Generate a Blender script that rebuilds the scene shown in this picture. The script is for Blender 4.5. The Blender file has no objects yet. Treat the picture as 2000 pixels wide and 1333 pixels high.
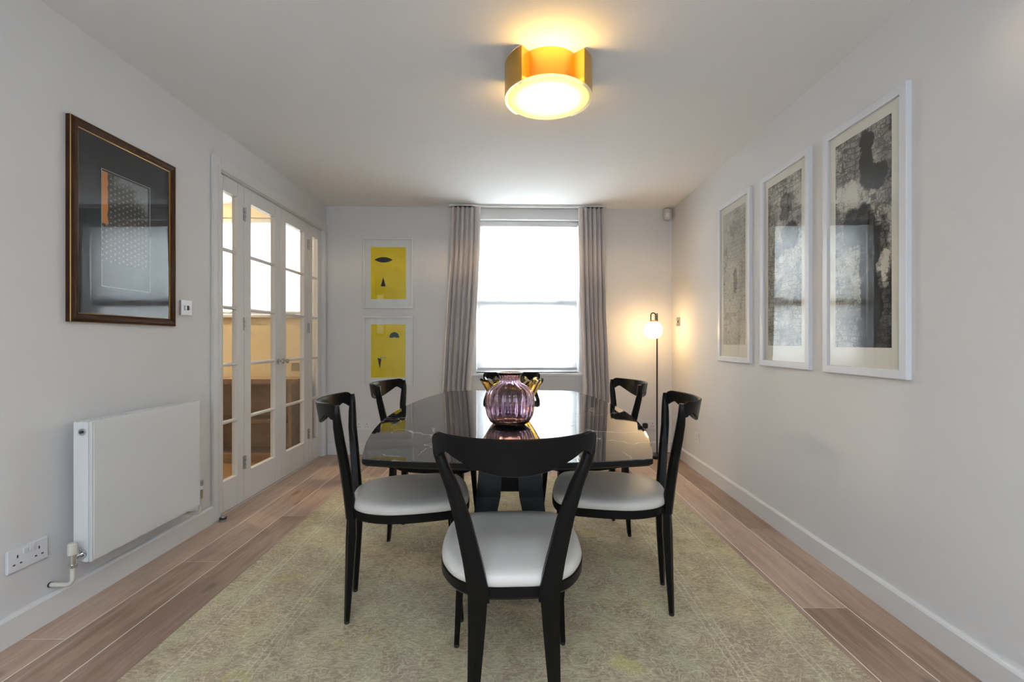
import bpy, bmesh, math, random
from mathutils import Vector, Matrix

random.seed(7)
sc = bpy.context.scene
C = sc.collection
PI = math.pi

# ------------------------------------------------------------------ camera
cam_d = bpy.data.cameras.new('camera')
cam_d.sensor_width = 36.0
cam_d.lens = 36.0 * 889.0 / 2000.0
cam_d.shift_x = -0.002
cam_d.shift_y = 0.00075
cam_d.clip_start = 0.05
cam = bpy.data.objects.new('camera', cam_d)
cam.location = (0, 0, 1.111)
cam.rotation_euler = (PI / 2, 0, 0)
C.objects.link(cam)
sc.camera = cam

# ------------------------------------------------------------------ view and world
sc.view_settings.view_transform = 'Standard'
sc.view_settings.look = 'None'
sc.view_settings.gamma = 1.0
sc.view_settings.use_curve_mapping = False
sc.view_settings.exposure = 0.88
cy = sc.cycles
cy.use_denoising = True
cy.max_bounces = 9
cy.diffuse_bounces = 3
cy.glossy_bounces = 4
cy.transmission_bounces = 9
cy.transparent_max_bounces = 16
cy.use_adaptive_sampling = True
cy.adaptive_threshold = 0.03
cy.use_light_tree = False
cy.caustics_reflective = False
cy.caustics_refractive = False
cy.sample_clamp_indirect = 8.0

world = bpy.data.worlds.new('sky')
sc.world = world
world.use_nodes = True
world.node_tree.nodes['Background'].inputs[0].default_value = (0.80, 0.90, 1.0, 1)
world.node_tree.nodes['Background'].inputs[1].default_value = 1.0

# room metrics
HC = 2.45                       # ceiling height
XL = -1.855                     # left wall face
YR = -1.9                       # rear wall face (behind the camera)
BA = Vector((-1.855, 4.49, 0))  # back wall, left corner
BB = Vector((1.594, 4.60, 0))   # back wall, right corner
BROT = math.atan2(BB.y - BA.y, BB.x - BA.x)
BLEN = (BB - BA).length
RSK = 0.0149                    # the right wall is a little out of square
def xr(y): return 1.552 + (y - 1.778) * RSK
RROT = math.atan2(-1.0, -RSK)


def area(name, loc, rot, sx, sy, power, col):
    l = bpy.data.lights.new(name, 'AREA')
    l.shape = 'RECTANGLE'; l.size = sx; l.size_y = sy; l.energy = power; l.color = col
    o = bpy.data.objects.new(name, l); o.location = loc; o.rotation_euler = rot
    C.objects.link(o)
    return o

# daylight outside two seen windows and an assumed rear one, plus an added roof fill
_wc = BA + Vector((math.cos(BROT), math.sin(BROT), 0)) * 1.995 + Vector((-math.sin(BROT), math.cos(BROT), 0)) * 0.75
area('daylight_back', (_wc.x, _wc.y, 1.60), (-PI / 2, 0, BROT), 1.6, 2.1, 920, (0.88, 0.945, 1.0))
area('daylight_adjoining', (-2.67, 5.2, 1.85), (-PI / 2, 0, 0), 1.8, 1.5, 230, (0.93, 0.97, 1.0))
area('assumed_rear_daylight', (-0.1, YR - 0.35, 1.5), (PI / 2, 0, 0), 2.2, 1.7, 26, (0.74, 0.84, 1.0))  # cool light through the assumed rear window
area('roof_fill', (-0.1, -0.95, HC + 0.45), (0, 0, 0), 2.0, 1.2, 56, (0.74, 0.84, 1.0))  # cool fill from above, through the added rooflight

# ------------------------------------------------------------------ materials
def nt(name):
    m = bpy.data.materials.new(name); m.use_nodes = True
    t = m.node_tree
    return m, t, t.nodes['Principled BSDF']

def N(t, typ, **kw):
    n = t.nodes.new(typ)
    for k, v in kw.items():
        if isinstance(k, str) and hasattr(n, k) and k not in ('inputs',):
            setattr(n, k, v)
    return n

def link(t, a, b): t.links.new(a, b)

def math_n(t, op, a, b=None, c=None, clamp=False):
    n = t.nodes.new('ShaderNodeMath'); n.operation = op; n.use_clamp = clamp
    for i, v in enumerate((a, b, c)):
        if v is None: continue
        if isinstance(v, (int, float)): n.inputs[i].default_value = v
        else: t.links.new(v, n.inputs[i])
    return n.outputs[0]

def mix_c(t, fac, a, b):
    n = t.nodes.new('ShaderNodeMix'); n.data_type = 'RGBA'
    for s, v in ((n.inputs[0], fac), (n.inputs[6], a), (n.inputs[7], b)):
        if isinstance(v, (int, float)): s.default_value = v
        elif isinstance(v, tuple): s.default_value = v if len(v) == 4 else v + (1,)
        else: t.links.new(v, s)
    return n.outputs[2]

def ramp(t, fac, stops):
    n = t.nodes.new('ShaderNodeValToRGB')
    e = n.color_ramp.elements
    while len(e) < len(stops): e.new(0.5)
    for i, (p, c) in enumerate(stops):
        e[i].position = p
        e[i].color = (c, c, c, 1) if isinstance(c, (int, float)) else c + (1,)
    t.links.new(fac, n.inputs[0])
    return n.outputs[0]

def coords(t, scale=(1, 1, 1), loc=(0, 0, 0), rot=(0, 0, 0)):
    tc = t.nodes.new('ShaderNodeTexCoord')
    mp = t.nodes.new('ShaderNodeMapping')
    mp.inputs['Scale'].default_value = scale
    mp.inputs['Location'].default_value = loc
    mp.inputs['Rotation'].default_value = rot
    t.links.new(tc.outputs['Object'], mp.inputs['Vector'])
    return mp.outputs[0]

def noise(t, vec, scale, detail=3, rough=0.5, dist=0.0):
    n = t.nodes.new('ShaderNodeTexNoise')
    n.inputs['Scale'].default_value = scale
    n.inputs['Detail'].default_value = detail
    n.inputs['Roughness'].default_value = rough
    n.inputs['Distortion'].default_value = dist
    if vec is not None: t.links.new(vec, n.inputs['Vector'])
    return n

def bump(t, b, h, strength, dist=0.01):
    n = t.nodes.new('ShaderNodeBump')
    n.inputs['Strength'].default_value = strength
    n.inputs['Distance'].default_value = dist
    t.links.new(h, n.inputs['Height'])
    t.links.new(n.outputs[0], b.inputs['Normal'])

def basic(name, col, rough=0.5, metal=0.0, var=0.04, nscale=14.0, bmp=0.0, coat=0.0, spec=0.5, ior=None):
    """paint, plastic, metal: a principled surface with a little procedural unevenness"""
    m, t, b = nt(name)
    v = coords(t)
    nz = noise(t, v, nscale, 2)
    lo = tuple(max(0, c * (1 - var)) for c in col); hi = tuple(min(1, c * (1 + var)) for c in col)
    link(t, mix_c(t, nz.outputs[0], lo, hi), b.inputs['Base Color'])
    r = t.nodes.new('ShaderNodeMapRange')
    r.inputs[3].default_value = max(0.0, rough - 0.04); r.inputs[4].default_value = min(1, rough + 0.04)
    link(t, nz.outputs[0], r.inputs[0]); link(t, r.outputs[0], b.inputs['Roughness'])
    b.inputs['Metallic'].default_value = metal
    b.inputs['Coat Weight'].default_value = coat
    b.inputs['Specular IOR Level'].default_value = spec
    if ior: b.inputs['IOR'].default_value = ior
    return m

M = {}
M['wall'] = basic('wall_paint', (0.76, 0.745, 0.735), 0.75, var=0.02, nscale=3, bmp=0.06)
M['wall_cream'] = basic('cream_wall_paint', (0.80, 0.68, 0.48), 0.75, var=0.02, nscale=3, bmp=0.06)
M['ceiling'] = basic('ceiling_paint', (0.90, 0.89, 0.88), 0.8, var=0.015, nscale=2, bmp=0.04)
M['trim'] = basic('white_satin_paint', (0.78, 0.765, 0.745), 0.38, var=0.02, nscale=5, bmp=0.03)
M['radiator'] = basic('white_enamel', (0.78, 0.78, 0.775), 0.3, var=0.01, nscale=4)
M['plastic'] = basic('white_plastic', (0.80, 0.80, 0.82), 0.4, var=0.01)
M['cream_plastic'] = basic('cream_plastic', (0.68, 0.65, 0.57), 0.4, var=0.02)
M['slot'] = basic('dark_slot', (0.03, 0.03, 0.035), 0.6)
M['steel'] = basic('brushed_steel', (0.42, 0.41, 0.40), 0.45, 1.0, var=0.06, nscale=40)
M['chrome'] = basic('chrome', (0.62, 0.63, 0.64), 0.14, 1.0, var=0.05, nscale=30)
M['black'] = basic('black_satin_metal', (0.006, 0.0056, 0.0054), 0.32, 0.0, var=0.15, nscale=30, bmp=0.02, spec=0.13)
M['black_lamp'] = basic('black_lamp_metal', (0.014, 0.013, 0.012), 0.32, 0.2, var=0.1)
M['rubber'] = basic('black_rubber', (0.02, 0.02, 0.02), 0.7)
M['brass'] = basic('brushed_brass', (0.72, 0.43, 0.10), 0.30, 1.0, var=0.08, nscale=20)
M['brass_rim'] = basic('pale_brass_rim', (0.80, 0.66, 0.40), 0.4, 0.8, var=0.08, nscale=40)
M['white_frame'] = basic('white_lacquer_frame', (0.76, 0.77, 0.80), 0.35, var=0.01, nscale=6)
M['mat_cream'] = basic('cream_mount_card', (0.90, 0.86, 0.77), 0.9, var=0.03, nscale=3)
M['mat_white'] = basic('white_mount_card', (0.87, 0.87, 0.85), 0.9, var=0.02, nscale=8)
M['mat_black'] = basic('black_mount_card', (0.012, 0.013, 0.018), 0.9, var=0.1)
M['backing'] = basic('brown_backing_board', (0.2, 0.14, 0.09), 0.9)
M['gold'] = basic('gold_leaf_fillet', (0.42, 0.25, 0.09), 0.42, 1.0, var=0.1, nscale=60)
M['ink'] = basic('black_ink', (0.02, 0.025, 0.03), 0.9, var=0.2, nscale=60)
M['ink_green'] = basic('dark_green_ink', (0.012, 0.075, 0.05), 0.9, var=0.3, nscale=60)
M['ink_pale'] = basic('pale_grey_ink', (0.50, 0.55, 0.50), 0.9, var=0.1, nscale=60)
M['filler'] = basic('pale_joint_filler', (0.85, 0.78, 0.70), 0.8)
M['oak'] = None

def wood(name, dark, light, grain, vec_scale, rough=0.45, knots=True, spec=0.4):
    m, t, b = nt(name)
    oi = t.nodes.new('ShaderNodeObjectInfo')
    tc = t.nodes.new('ShaderNodeTexCoord')
    off = t.nodes.new('ShaderNodeVectorMath'); off.operation = 'ADD'
    comb = t.nodes.new('ShaderNodeCombineXYZ')
    link(t, math_n(t, 'MULTIPLY', oi.outputs['Random'], 37.0), comb.inputs[0])
    link(t, math_n(t, 'MULTIPLY', oi.outputs['Random'], 91.0), comb.inputs[1])
    link(t, tc.outputs['Object'], off.inputs[0]); link(t, comb.outputs[0], off.inputs[1])
    mp = t.nodes.new('ShaderNodeMapping'); mp.inputs['Scale'].default_value = vec_scale
    link(t, off.outputs[0], mp.inputs['Vector'])
    g1 = noise(t, mp.outputs[0], grain, 6, 0.6, 0.6)
    g2 = noise(t, mp.outputs[0], grain * 5.5, 4, 0.65, 0.2)
    g3 = noise(t, off.outputs[0], 1.6, 3, 0.5)
    f = math_n(t, 'ADD', math_n(t, 'MULTIPLY', g1.outputs[0], 0.6), math_n(t, 'MULTIPLY', g2.outputs[0], 0.3))
    f = math_n(t, 'ADD', f, math_n(t, 'MULTIPLY', math_n(t, 'SUBTRACT', g3.outputs[0], 0.5), 0.5))
    f = math_n(t, 'ADD', f, math_n(t, 'MULTIPLY', math_n(t, 'SUBTRACT', oi.outputs['Random'], 0.5), 0.30))
    col = ramp(t, f, [(0.24, dark), (0.66, light)])
    if knots:
        mk = t.nodes.new('ShaderNodeMapping'); mk.inputs['Scale'].default_value = (5.5, 2.1, 1)
        link(t, off.outputs[0], mk.inputs['Vector'])
        vo = t.nodes.new('ShaderNodeTexVoronoi'); vo.inputs['Scale'].default_value = 1.0
        link(t, mk.outputs[0], vo.inputs['Vector'])
        kn = noise(t, off.outputs[0], 9, 3)
        kd = math_n(t, 'ADD', vo.outputs['Distance'], math_n(t, 'MULTIPLY', math_n(t, 'SUBTRACT', kn.outputs[0], 0.5), 0.16))
        kf = ramp(t, kd, [(0.05, 0.8), (0.17, 0.0)])
        col = mix_c(t, kf, col, tuple(c * 0.33 for c in dark))
    link(t, col, b.inputs['Base Color'])
    b.inputs['Roughness'].default_value = rough
    b.inputs['Specular IOR Level'].default_value = spec
    bump(t, b, g2.outputs[0], 0.12, 0.002)
    return m

M['plank'] = wood('oak_floor_plank', (0.26, 0.165, 0.115), (0.58, 0.42, 0.32), 3.2, (7, 0.55, 1), 0.42)
M['oak'] = wood('pale_oak_board', (0.24, 0.16, 0.10), (0.40, 0.29, 0.195), 3.0, (0.6, 6, 6), 0.5, knots=False)
M['plank_adj'] = wood('warm_oak_floor', (0.22, 0.125, 0.065), (0.38, 0.23, 0.125), 3.0, (7, 0.6, 1), 0.4, knots=False)
M['walnut'] = wood('dark_walnut_frame', (0.012, 0.005, 0.003), (0.065, 0.027, 0.011), 9.0, (3, 3, 1.2), 0.5, knots=False, spec=0.15)

def thin_glass(name, ior=1.55, tint=(1, 1, 1), rough=0.0):
    m = bpy.data.materials.new(name); m.use_nodes = True
    t = m.node_tree; t.nodes.clear()
    out = t.nodes.new('ShaderNodeOutputMaterial')
    tr = t.nodes.new('ShaderNodeBsdfTransparent'); tr.inputs[0].default_value = tint + (1,)
    gl = t.nodes.new('ShaderNodeBsdfGlossy'); gl.inputs['Roughness'].default_value = rough
    fr = t.nodes.new('ShaderNodeFresnel'); fr.inputs[0].default_value = ior
    ge = t.nodes.new('ShaderNodeNewGeometry')
    f = math_n(t, 'MULTIPLY', fr.outputs[0], math_n(t, 'SUBTRACT', 1.0, ge.outputs['Backfacing']))
    mx = t.nodes.new('ShaderNodeMixShader')
    link(t, f, mx.inputs[0]); link(t, tr.outputs[0], mx.inputs[1]); link(t, gl.outputs[0], mx.inputs[2])
    link(t, mx.outputs[0], out.inputs[0])
    return m
M['pane'] = thin_glass('window_glass', 1.5, (0.97, 0.98, 0.97))
M['pic_glass'] = thin_glass('picture_glass', 1.62, (0.98, 0.985, 0.98))

def cloth_translucent(name, col, trans, fac):
    m = bpy.data.materials.new(name); m.use_nodes = True
    t = m.node_tree; t.nodes.clear()
    out = t.nodes.new('ShaderNodeOutputMaterial')
    d = t.nodes.new('ShaderNodeBsdfDiffuse'); tl = t.nodes.new('ShaderNodeBsdfTranslucent')
    v = coords(t); nz = noise(t, v, 160, 2)
    link(t, mix_c(t, nz.outputs[0], tuple(c * 0.95 for c in col), col), d.inputs[0])
    tl.inputs[0].default_value = trans + (1,)
    mx = t.nodes.new('ShaderNodeMixShader'); mx.inputs[0].default_value = fac
    link(t, d.outputs[0], mx.inputs[1]); link(t, tl.outputs[0], mx.inputs[2]); link(t, mx.outputs[0], out.inputs[0])
    return m
M['blind'] = cloth_translucent('roller_blind_cloth', (0.8, 0.8, 0.8), (0.86, 0.87, 0.88), 0.62)
M['diffuser'] = cloth_translucent('frosted_lamp_glass', (0.85, 0.82, 0.75), (0.95, 0.86, 0.66), 0.8)
def glow(m, col, s):
    t = m.node_tree
    out = next(n for n in t.nodes if n.type == 'OUTPUT_MATERIAL'); src = out.inputs[0].links[0].from_socket
    e = t.nodes.new('ShaderNodeEmission'); e.inputs[0].default_value = col + (1,); e.inputs[1].default_value = s
    a = t.nodes.new('ShaderNodeAddShader'); t.links.new(src, a.inputs[0]); t.links.new(e.outputs[0], a.inputs[1]); t.links.new(a.outputs[0], out.inputs[0])
glow(M['diffuser'], (1.0, 0.62, 0.16), 0.75)

def curtain_mat():
    m, t, b = nt('curtain_linen')
    v = coords(t, (1, 1, 0.35)); n1 = noise(t, v, 260, 3); n2 = noise(t, coords(t), 5, 3)
    f = math_n(t, 'ADD', math_n(t, 'MULTIPLY', n1.outputs[0], 0.6), math_n(t, 'MULTIPLY', n2.outputs[0], 0.4))
    link(t, ramp(t, f, [(0.3, (0.72, 0.655, 0.625)), (0.7, (0.80, 0.735, 0.705))]), b.inputs['Base Color'])
    b.inputs['Roughness'].default_value = 0.85
    b.inputs['Sheen Weight'].default_value = 0.2
    bump(t, b, n1.outputs[0], 0.15, 0.001)
    return m
M['curtain'] = curtain_mat()

def leather():
    m, t, b = nt('pale_grey_leather')
    v = coords(t); n1 = noise(t, v, 6, 3)
    vo = t.nodes.new('ShaderNodeTexVoronoi'); vo.inputs['Scale'].default_value = 320
    link(t, v, vo.inputs['Vector'])
    link(t, ramp(t, n1.outputs[0], [(0.3, (0.57, 0.535, 0.485)), (0.7, (0.62, 0.585, 0.535))]), b.inputs['Base Color'])
    b.inputs['Roughness'].default_value = 0.42
    bump(t, b, vo.outputs['Distance'], 0.06, 0.001)
    return m
M['leather'] = leather()

def marble():
    m, t, b = nt('black_marble')
    v = coords(t)
    n1 = noise(t, v, 2.2, 5, 0.6)
    wv = t.nodes.new('ShaderNodeVectorMath'); wv.operation = 'MULTIPLY_ADD'
    link(t, n1.outputs['Color'], wv.inputs[0]); wv.inputs[1].default_value = (0.42, 0.42, 0.42); link(t, v, wv.inputs[2])
    mp = t.nodes.new('ShaderNodeMapping'); mp.inputs['Scale'].default_value = (1.0, 0.55, 1); mp.inputs['Rotation'].default_value = (0, 0, 0.75)
    link(t, wv.outputs[0], mp.inputs['Vector'])
    vo = t.nodes.new('ShaderNodeTexVoronoi'); vo.feature = 'DISTANCE_TO_EDGE'; vo.inputs['Scale'].default_value = 4.2
    link(t, mp.outputs[0], vo.inputs['Vector'])
    msk = ramp(t, noise(t, v, 3.4, 3).outputs[0], [(0.40, 0.0), (0.56, 1.0)])
    vein = math_n(t, 'MULTIPLY', ramp(t, vo.outputs['Distance'], [(0.0, 1.0), (0.022, 0.0)]), msk)
    vo2 = t.nodes.new('ShaderNodeTexVoronoi'); vo2.feature = 'DISTANCE_TO_EDGE'; vo2.inputs['Scale'].default_value = 11
    link(t, mp.outputs[0], vo2.inputs['Vector'])
    v2 = math_n(t, 'MULTIPLY', ramp(t, vo2.outputs['Distance'], [(0.0, 0.5), (0.018, 0.0)]), msk)
    allv = math_n(t, 'MAXIMUM', vein, v2)
    cl = ramp(t, noise(t, v, 4, 5).outputs[0], [(0.3, (0.008, 0.008, 0.010)), (0.75, (0.024, 0.021, 0.022))])
    link(t, mix_c(t, math_n(t, 'MULTIPLY', allv, 0.9), cl, (0.42, 0.37, 0.34)), b.inputs['Base Color'])
    b.inputs['Roughness'].default_value = 0.035
    b.inputs['IOR'].default_value = 1.75
    return m
M['marble'] = marble()

def rug_mat():
    m, t, b = nt('faded_oriental_rug')
    v = coords(t)
    sep = t.nodes.new('ShaderNodeSeparateXYZ'); link(t, v, sep.inputs[0])
    ax = math_n(t, 'ABSOLUTE', sep.outputs[0])
    ay = math_n(t, 'ABSOLUTE', sep.outputs[1])
    # ornament mirrored about both axes, as it is woven
    mir = t.nodes.new('ShaderNodeCombineXYZ'); link(t, ax, mir.inputs[0]); link(t, ay, mir.inputs[1])
    nw = noise(t, mir.outputs[0], 7, 2, 0.5)
    wv = t.nodes.new('ShaderNodeVectorMath'); wv.operation = 'MULTIPLY_ADD'
    link(t, nw.outputs['Color'], wv.inputs[0]); wv.inputs[1].default_value = (0.15, 0.15, 0); link(t, mir.outputs[0], wv.inputs[2])
    def vor(scale, feature='F1'):
        n = t.nodes.new('ShaderNodeTexVoronoi'); n.feature = feature; n.inputs['Scale'].default_value = scale
        link(t, wv.outputs[0], n.inputs['Vector']); return n
    big_r = math_n(t, 'ABSOLUTE', math_n(t, 'SINE', math_n(t, 'MULTIPLY', vor(7.0).outputs['Distance'], 22.0)))
    med_r = math_n(t, 'ABSOLUTE', math_n(t, 'SINE', math_n(t, 'MULTIPLY', vor(20.0).outputs['Distance'], 13.0)))
    sml = vor(50.0, 'DISTANCE_TO_EDGE').outputs['Distance']
    lines = math_n(t, 'MAXIMUM', ramp(t, big_r, [(0.0, 1.0), (0.30, 0.0)]), ramp(t, med_r, [(0.0, 0.9), (0.42, 0.0)]))
    lines = math_n(t, 'MAXIMUM', lines, ramp(t, sml, [(0.0, 0.6), (0.10, 0.0)]))
    # worn yarn: fine mottling stretched along the weft
    fine = noise(t, coords(t, (0.5, 1.5, 1)), 75, 5, 0.75)
    fine2 = noise(t, coords(t, (0.22, 1.5, 1)), 190, 3, 0.75)
    big = noise(t, v, 2.0, 4, 0.6)
    med = noise(t, v, 8, 5, 0.65)
    base = ramp(t, math_n(t, 'ADD', math_n(t, 'MULTIPLY', fine.outputs[0], 0.55), math_n(t, 'MULTIPLY', med.outputs[0], 0.45)),
                [(0.40, (0.33, 0.245, 0.165)), (0.50, (0.46, 0.365, 0.24)), (0.60, (0.58, 0.49, 0.32))])
    mauve = noise(t, coords(t, (1, 1, 1), (1.2, 7.7, 0)), 2.6, 5, 0.6)
    col = mix_c(t, ramp(t, mauve.outputs[0], [(0.46, 0.0), (0.64, 0.65)]), base, (0.34, 0.255, 0.20))
    grn = noise(t, coords(t, (1, 1, 1), (3.3, 2.1, 0)), 6.5, 5, 0.65)
    col = mix_c(t, ramp(t, grn.outputs[0], [(0.50, 0.0), (0.66, 0.5)]), col, (0.52, 0.52, 0.31))
    yel = noise(t, coords(t, (1, 1, 1), (5.2, 1.7, 0)), 4.5, 4, 0.6)
    col = mix_c(t, ramp(t, yel.outputs[0], [(0.60, 0.0), (0.74, 0.7)]), col, (0.60, 0.55, 0.13))
    wear = math_n(t, 'MULTIPLY', ramp(t, big.outputs[0], [(0.35, 0.55), (0.60, 1.0)]), ramp(t, fine.outputs[0], [(0.40, 0.3), (0.54, 1.0)]))
    col = mix_c(t, math_n(t, 'MULTIPLY', math_n(t, 'MULTIPLY', lines, wear), 0.8), col, (0.80, 0.75, 0.51))
    # straight border lines along both long sides
    for d0 in (0.80, 0.825, 0.85, 1.07, 1.095):
        dd = math_n(t, 'ABSOLUTE', math_n(t, 'SUBTRACT', ax, d0))
        ln = ramp(t, math_n(t, 'MULTIPLY', dd, 100.0), [(0.2, 0.6), (0.5, 0.0)])
        col = mix_c(t, math_n(t, 'MULTIPLY', ln, wear), col, (0.76, 0.71, 0.54))
    col = mix_c(t, ramp(t, fine2.outputs[0], [(0.50, 0.0), (0.70, 0.4)]), col, (0.66, 0.60, 0.43))
    col = mix_c(t, ramp(t, fine2.outputs[0], [(0.30, 0.4), (0.44, 0.0)]), col, (0.22, 0.165, 0.115))
    link(t, col, b.inputs['Base Color'])
    b.inputs['Roughness'].default_value = 0.95
    b.inputs['Specular IOR Level'].default_value = 0.1
    bump(t, b, fine2.outputs[0], 0.4, 0.003)
    return m
M['rug'] = rug_mat()

def glass(name, col, rough=0.0, ior=1.5):
    m, t, b = nt(name)
    v = coords(t); nz = noise(t, v, 30, 3)
    link(t, mix_c(t, nz.outputs[0], tuple(c * 0.92 for c in col), col), b.inputs['Base Color'])
    b.inputs['Transmission Weight'].default_value = 1.0
    b.inputs['Roughness'].default_value = rough
    b.inputs['IOR'].default_value = ior
    return m
M['purple_glass'] = glass('purple_glass', (0.97, 0.76, 0.92))
M['amber_glass'] = glass('amber_glass', (0.90, 0.66, 0.28))

def emit(name, col, s):
    m = bpy.data.materials.new(name); m.use_nodes = True
    t = m.node_tree; b = t.nodes['Principled BSDF']
    b.inputs['Base Color'].default_value = (0.9, 0.88, 0.84, 1)
    b.inputs['Emission Color'].default_value = col + (1,)
    b.inputs['Emission Strength'].default_value = s
    return m
M['globe'] = emit('opal_glowing_glass', (1.0, 0.66, 0.30), 12.5)
M['bulb'] = emit('glowing_bulb', (1.0, 0.70, 0.34), 30.0)

def etching(name, dark, seed, blobs):
    """grey etched print: wandering lines, masonry-like cells and soft dark masses"""
    m, t, b = nt(name)
    v = coords(t, loc=(seed, 0, seed * 0.37))
    sep = t.nodes.new('ShaderNodeSeparateXYZ')
    tc = t.nodes.new('ShaderNodeTexCoord'); 
    nw = noise(t, v, 6, 4, 0.6)
    wv = t.nodes.new('ShaderNodeVectorMath'); wv.operation = 'MULTIPLY_ADD'
    link(t, nw.outputs['Color'], wv.inputs[0]); wv.inputs[1].default_value = (0.05, 0, 0.05); link(t, v, wv.inputs[2])
    mp = t.nodes.new('ShaderNodeMapping'); mp.inputs['Scale'].default_value = (1, 0, 1.25)
    link(t, wv.outputs[0], mp.inputs['Vector'])
    lines = None
    for s, w, a in ((7, 0.035, 1.0), (17, 0.06, 0.95), (42, 0.10, 0.8)):
        ds_ = []
        for ft in ('F1', 'F2'):
            vo = t.nodes.new('ShaderNodeTexVoronoi'); vo.feature = ft; vo.distance = 'CHEBYCHEV'
            vo.inputs['Scale'].default_value = s; vo.inputs['Randomness'].default_value = 0.9
            link(t, mp.outputs[0], vo.inputs['Vector']); ds_.append(vo.outputs['Distance'])
        l = ramp(t, math_n(t, 'SUBTRACT', ds_[1], ds_[0]), [(0.0, a), (w, 0.0)])
        l = math_n(t, 'MULTIPLY', l, ramp(t, noise(t, v, s * 0.6, 3, 0.6).outputs[0], [(0.42, 0.0), (0.58, 1.0)]))
        lines = l if lines is None else math_n(t, 'MAXIMUM', lines, l)
    br = t.nodes.new('ShaderNodeTexBrick'); br.inputs['Scale'].default_value = 9.0
    br.inputs['Mortar Size'].default_value = 0.03; br.inputs['Mortar Smooth'].default_value = 0.3
    br.inputs['Color1'].default_value = (0, 0, 0, 1); br.inputs['Color2'].default_value = (0.25, 0.25, 0.25, 1); br.inputs['Mortar'].default_value = (1, 1, 1, 1)
    xz = t.nodes.new('ShaderNodeSeparateXYZ'); link(t, wv.outputs[0], xz.inputs[0])
    cx = t.nodes.new('ShaderNodeCombineXYZ'); link(t, xz.outputs[0], cx.inputs[0]); link(t, xz.outputs[2], cx.inputs[1])
    link(t, cx.outputs[0], br.inputs['Vector'])
    brm = math_n(t, 'MULTIPLY', br.outputs[0], ramp(t, noise(t, v, 4, 3).outputs[0], [(0.46, 0.0), (0.56, 0.45)]))
    lines = math_n(t, 'MAXIMUM', lines, brm)
    tone = math_n(t, 'MULTIPLY', ramp(t, noise(t, v, 5, 6, 0.7).outputs[0], [(0.36, 0.0), (0.62, 1.0)]), dark)
    hatch = noise(t, coords(t, (9, 1, 1.3), (seed, 0, 0)), 24, 4, 0.75)
    tone = math_n(t, 'ADD', tone, math_n(t, 'MULTIPLY', math_n(t, 'SUBTRACT', hatch.outputs[0], 0.48), 0.8 * dark + 0.10))
    ob = noise(t, v, 14, 4, 0.65)
    sv = t.nodes.new('ShaderNodeVectorMath'); sv.operation = 'MULTIPLY_ADD'
    link(t, ob.outputs['Color'], sv.inputs[0]); sv.inputs[1].default_value = (0.09, 0, 0.09); link(t, tc.outputs['Object'], sv.inputs[2])
    link(t, sv.outputs[0], sep.inputs[0])
    for (ex, ez, rx, rz, amt) in blobs:
        dx = math_n(t, 'DIVIDE', math_n(t, 'SUBTRACT', sep.outputs[0], ex + 0.045), rx)
        dz = math_n(t, 'DIVIDE', math_n(t, 'SUBTRACT', sep.outputs[2], ez + 0.045), rz)
        p4 = math_n(t, 'ADD', math_n(t, 'POWER', math_n(t, 'ABSOLUTE', dx), 3.0), math_n(t, 'POWER', math_n(t, 'ABSOLUTE', dz), 3.0))
        msk = ramp(t, p4, [(0.6, 1.0), (1.0, 0.0)])
        tone = math_n(t, 'ADD', tone, math_n(t, 'MULTIPLY', msk, amt))
    tot = math_n(t, 'ADD', tone, math_n(t, 'MULTIPLY', lines, 0.20 + 1.1 * dark), clamp=True)
    link(t, ramp(t, tot, [(0.0, (0.72, 0.68, 0.60)), (0.5, (0.19, 0.18, 0.165)), (1.0, (0.012, 0.012, 0.014))]), b.inputs['Base Color'])
    b.inputs['Roughness'].default_value = 0.95
    return m
M['etch_dark'] = etching('dark_etching_ink', 0.50, 3.1, [(0.03, 0.86, 0.04, 0.10, 0.9), (0.075, 0.74, 0.075, 0.06, 0.8), (-0.02, 0.55, 0.10, 0.09, 0.75),
                                                         (0.055, 0.30, 0.07, 0.26, 0.6), (0.10, 0.10, 0.12, 0.24, 0.5), (0.11, 0.46, 0.05, 0.06, 0.4), (-0.09, 0.70, 0.07, 0.07, -0.5), (0.12, 0.33, 0.035, 0.09, -0.8)])
M['etch_mid'] = etching('grey_etching_ink', 0.36, 8.7, [(0.01, 0.80, 0.05, 0.09, 0.35), (0.06, 0.62, 0.08, 0.08, 0.45), (-0.05, 0.56, 0.06, 0.05, 0.35)])
M['etch_light'] = etching('pale_etching_ink', 0.14, 15.3, [(0.02, 0.45, 0.03, 0.10, 0.3), (0.02, 0.82, 0.10, 0.06, 0.1)])

def yellow_mat():
    m, t, b = nt('yellow_print_ink')
    v = coords(t); n1 = noise(t, v, 9, 4)
    link(t, ramp(t, n1.outputs[0], [(0.3, (0.80, 0.60, 0.008)), (0.7, (0.87, 0.67, 0.015))]), b.inputs['Base Color'])
    b.inputs['Roughness'].default_value = 0.9
    return m
M['yellow'] = yellow_mat()

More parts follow.
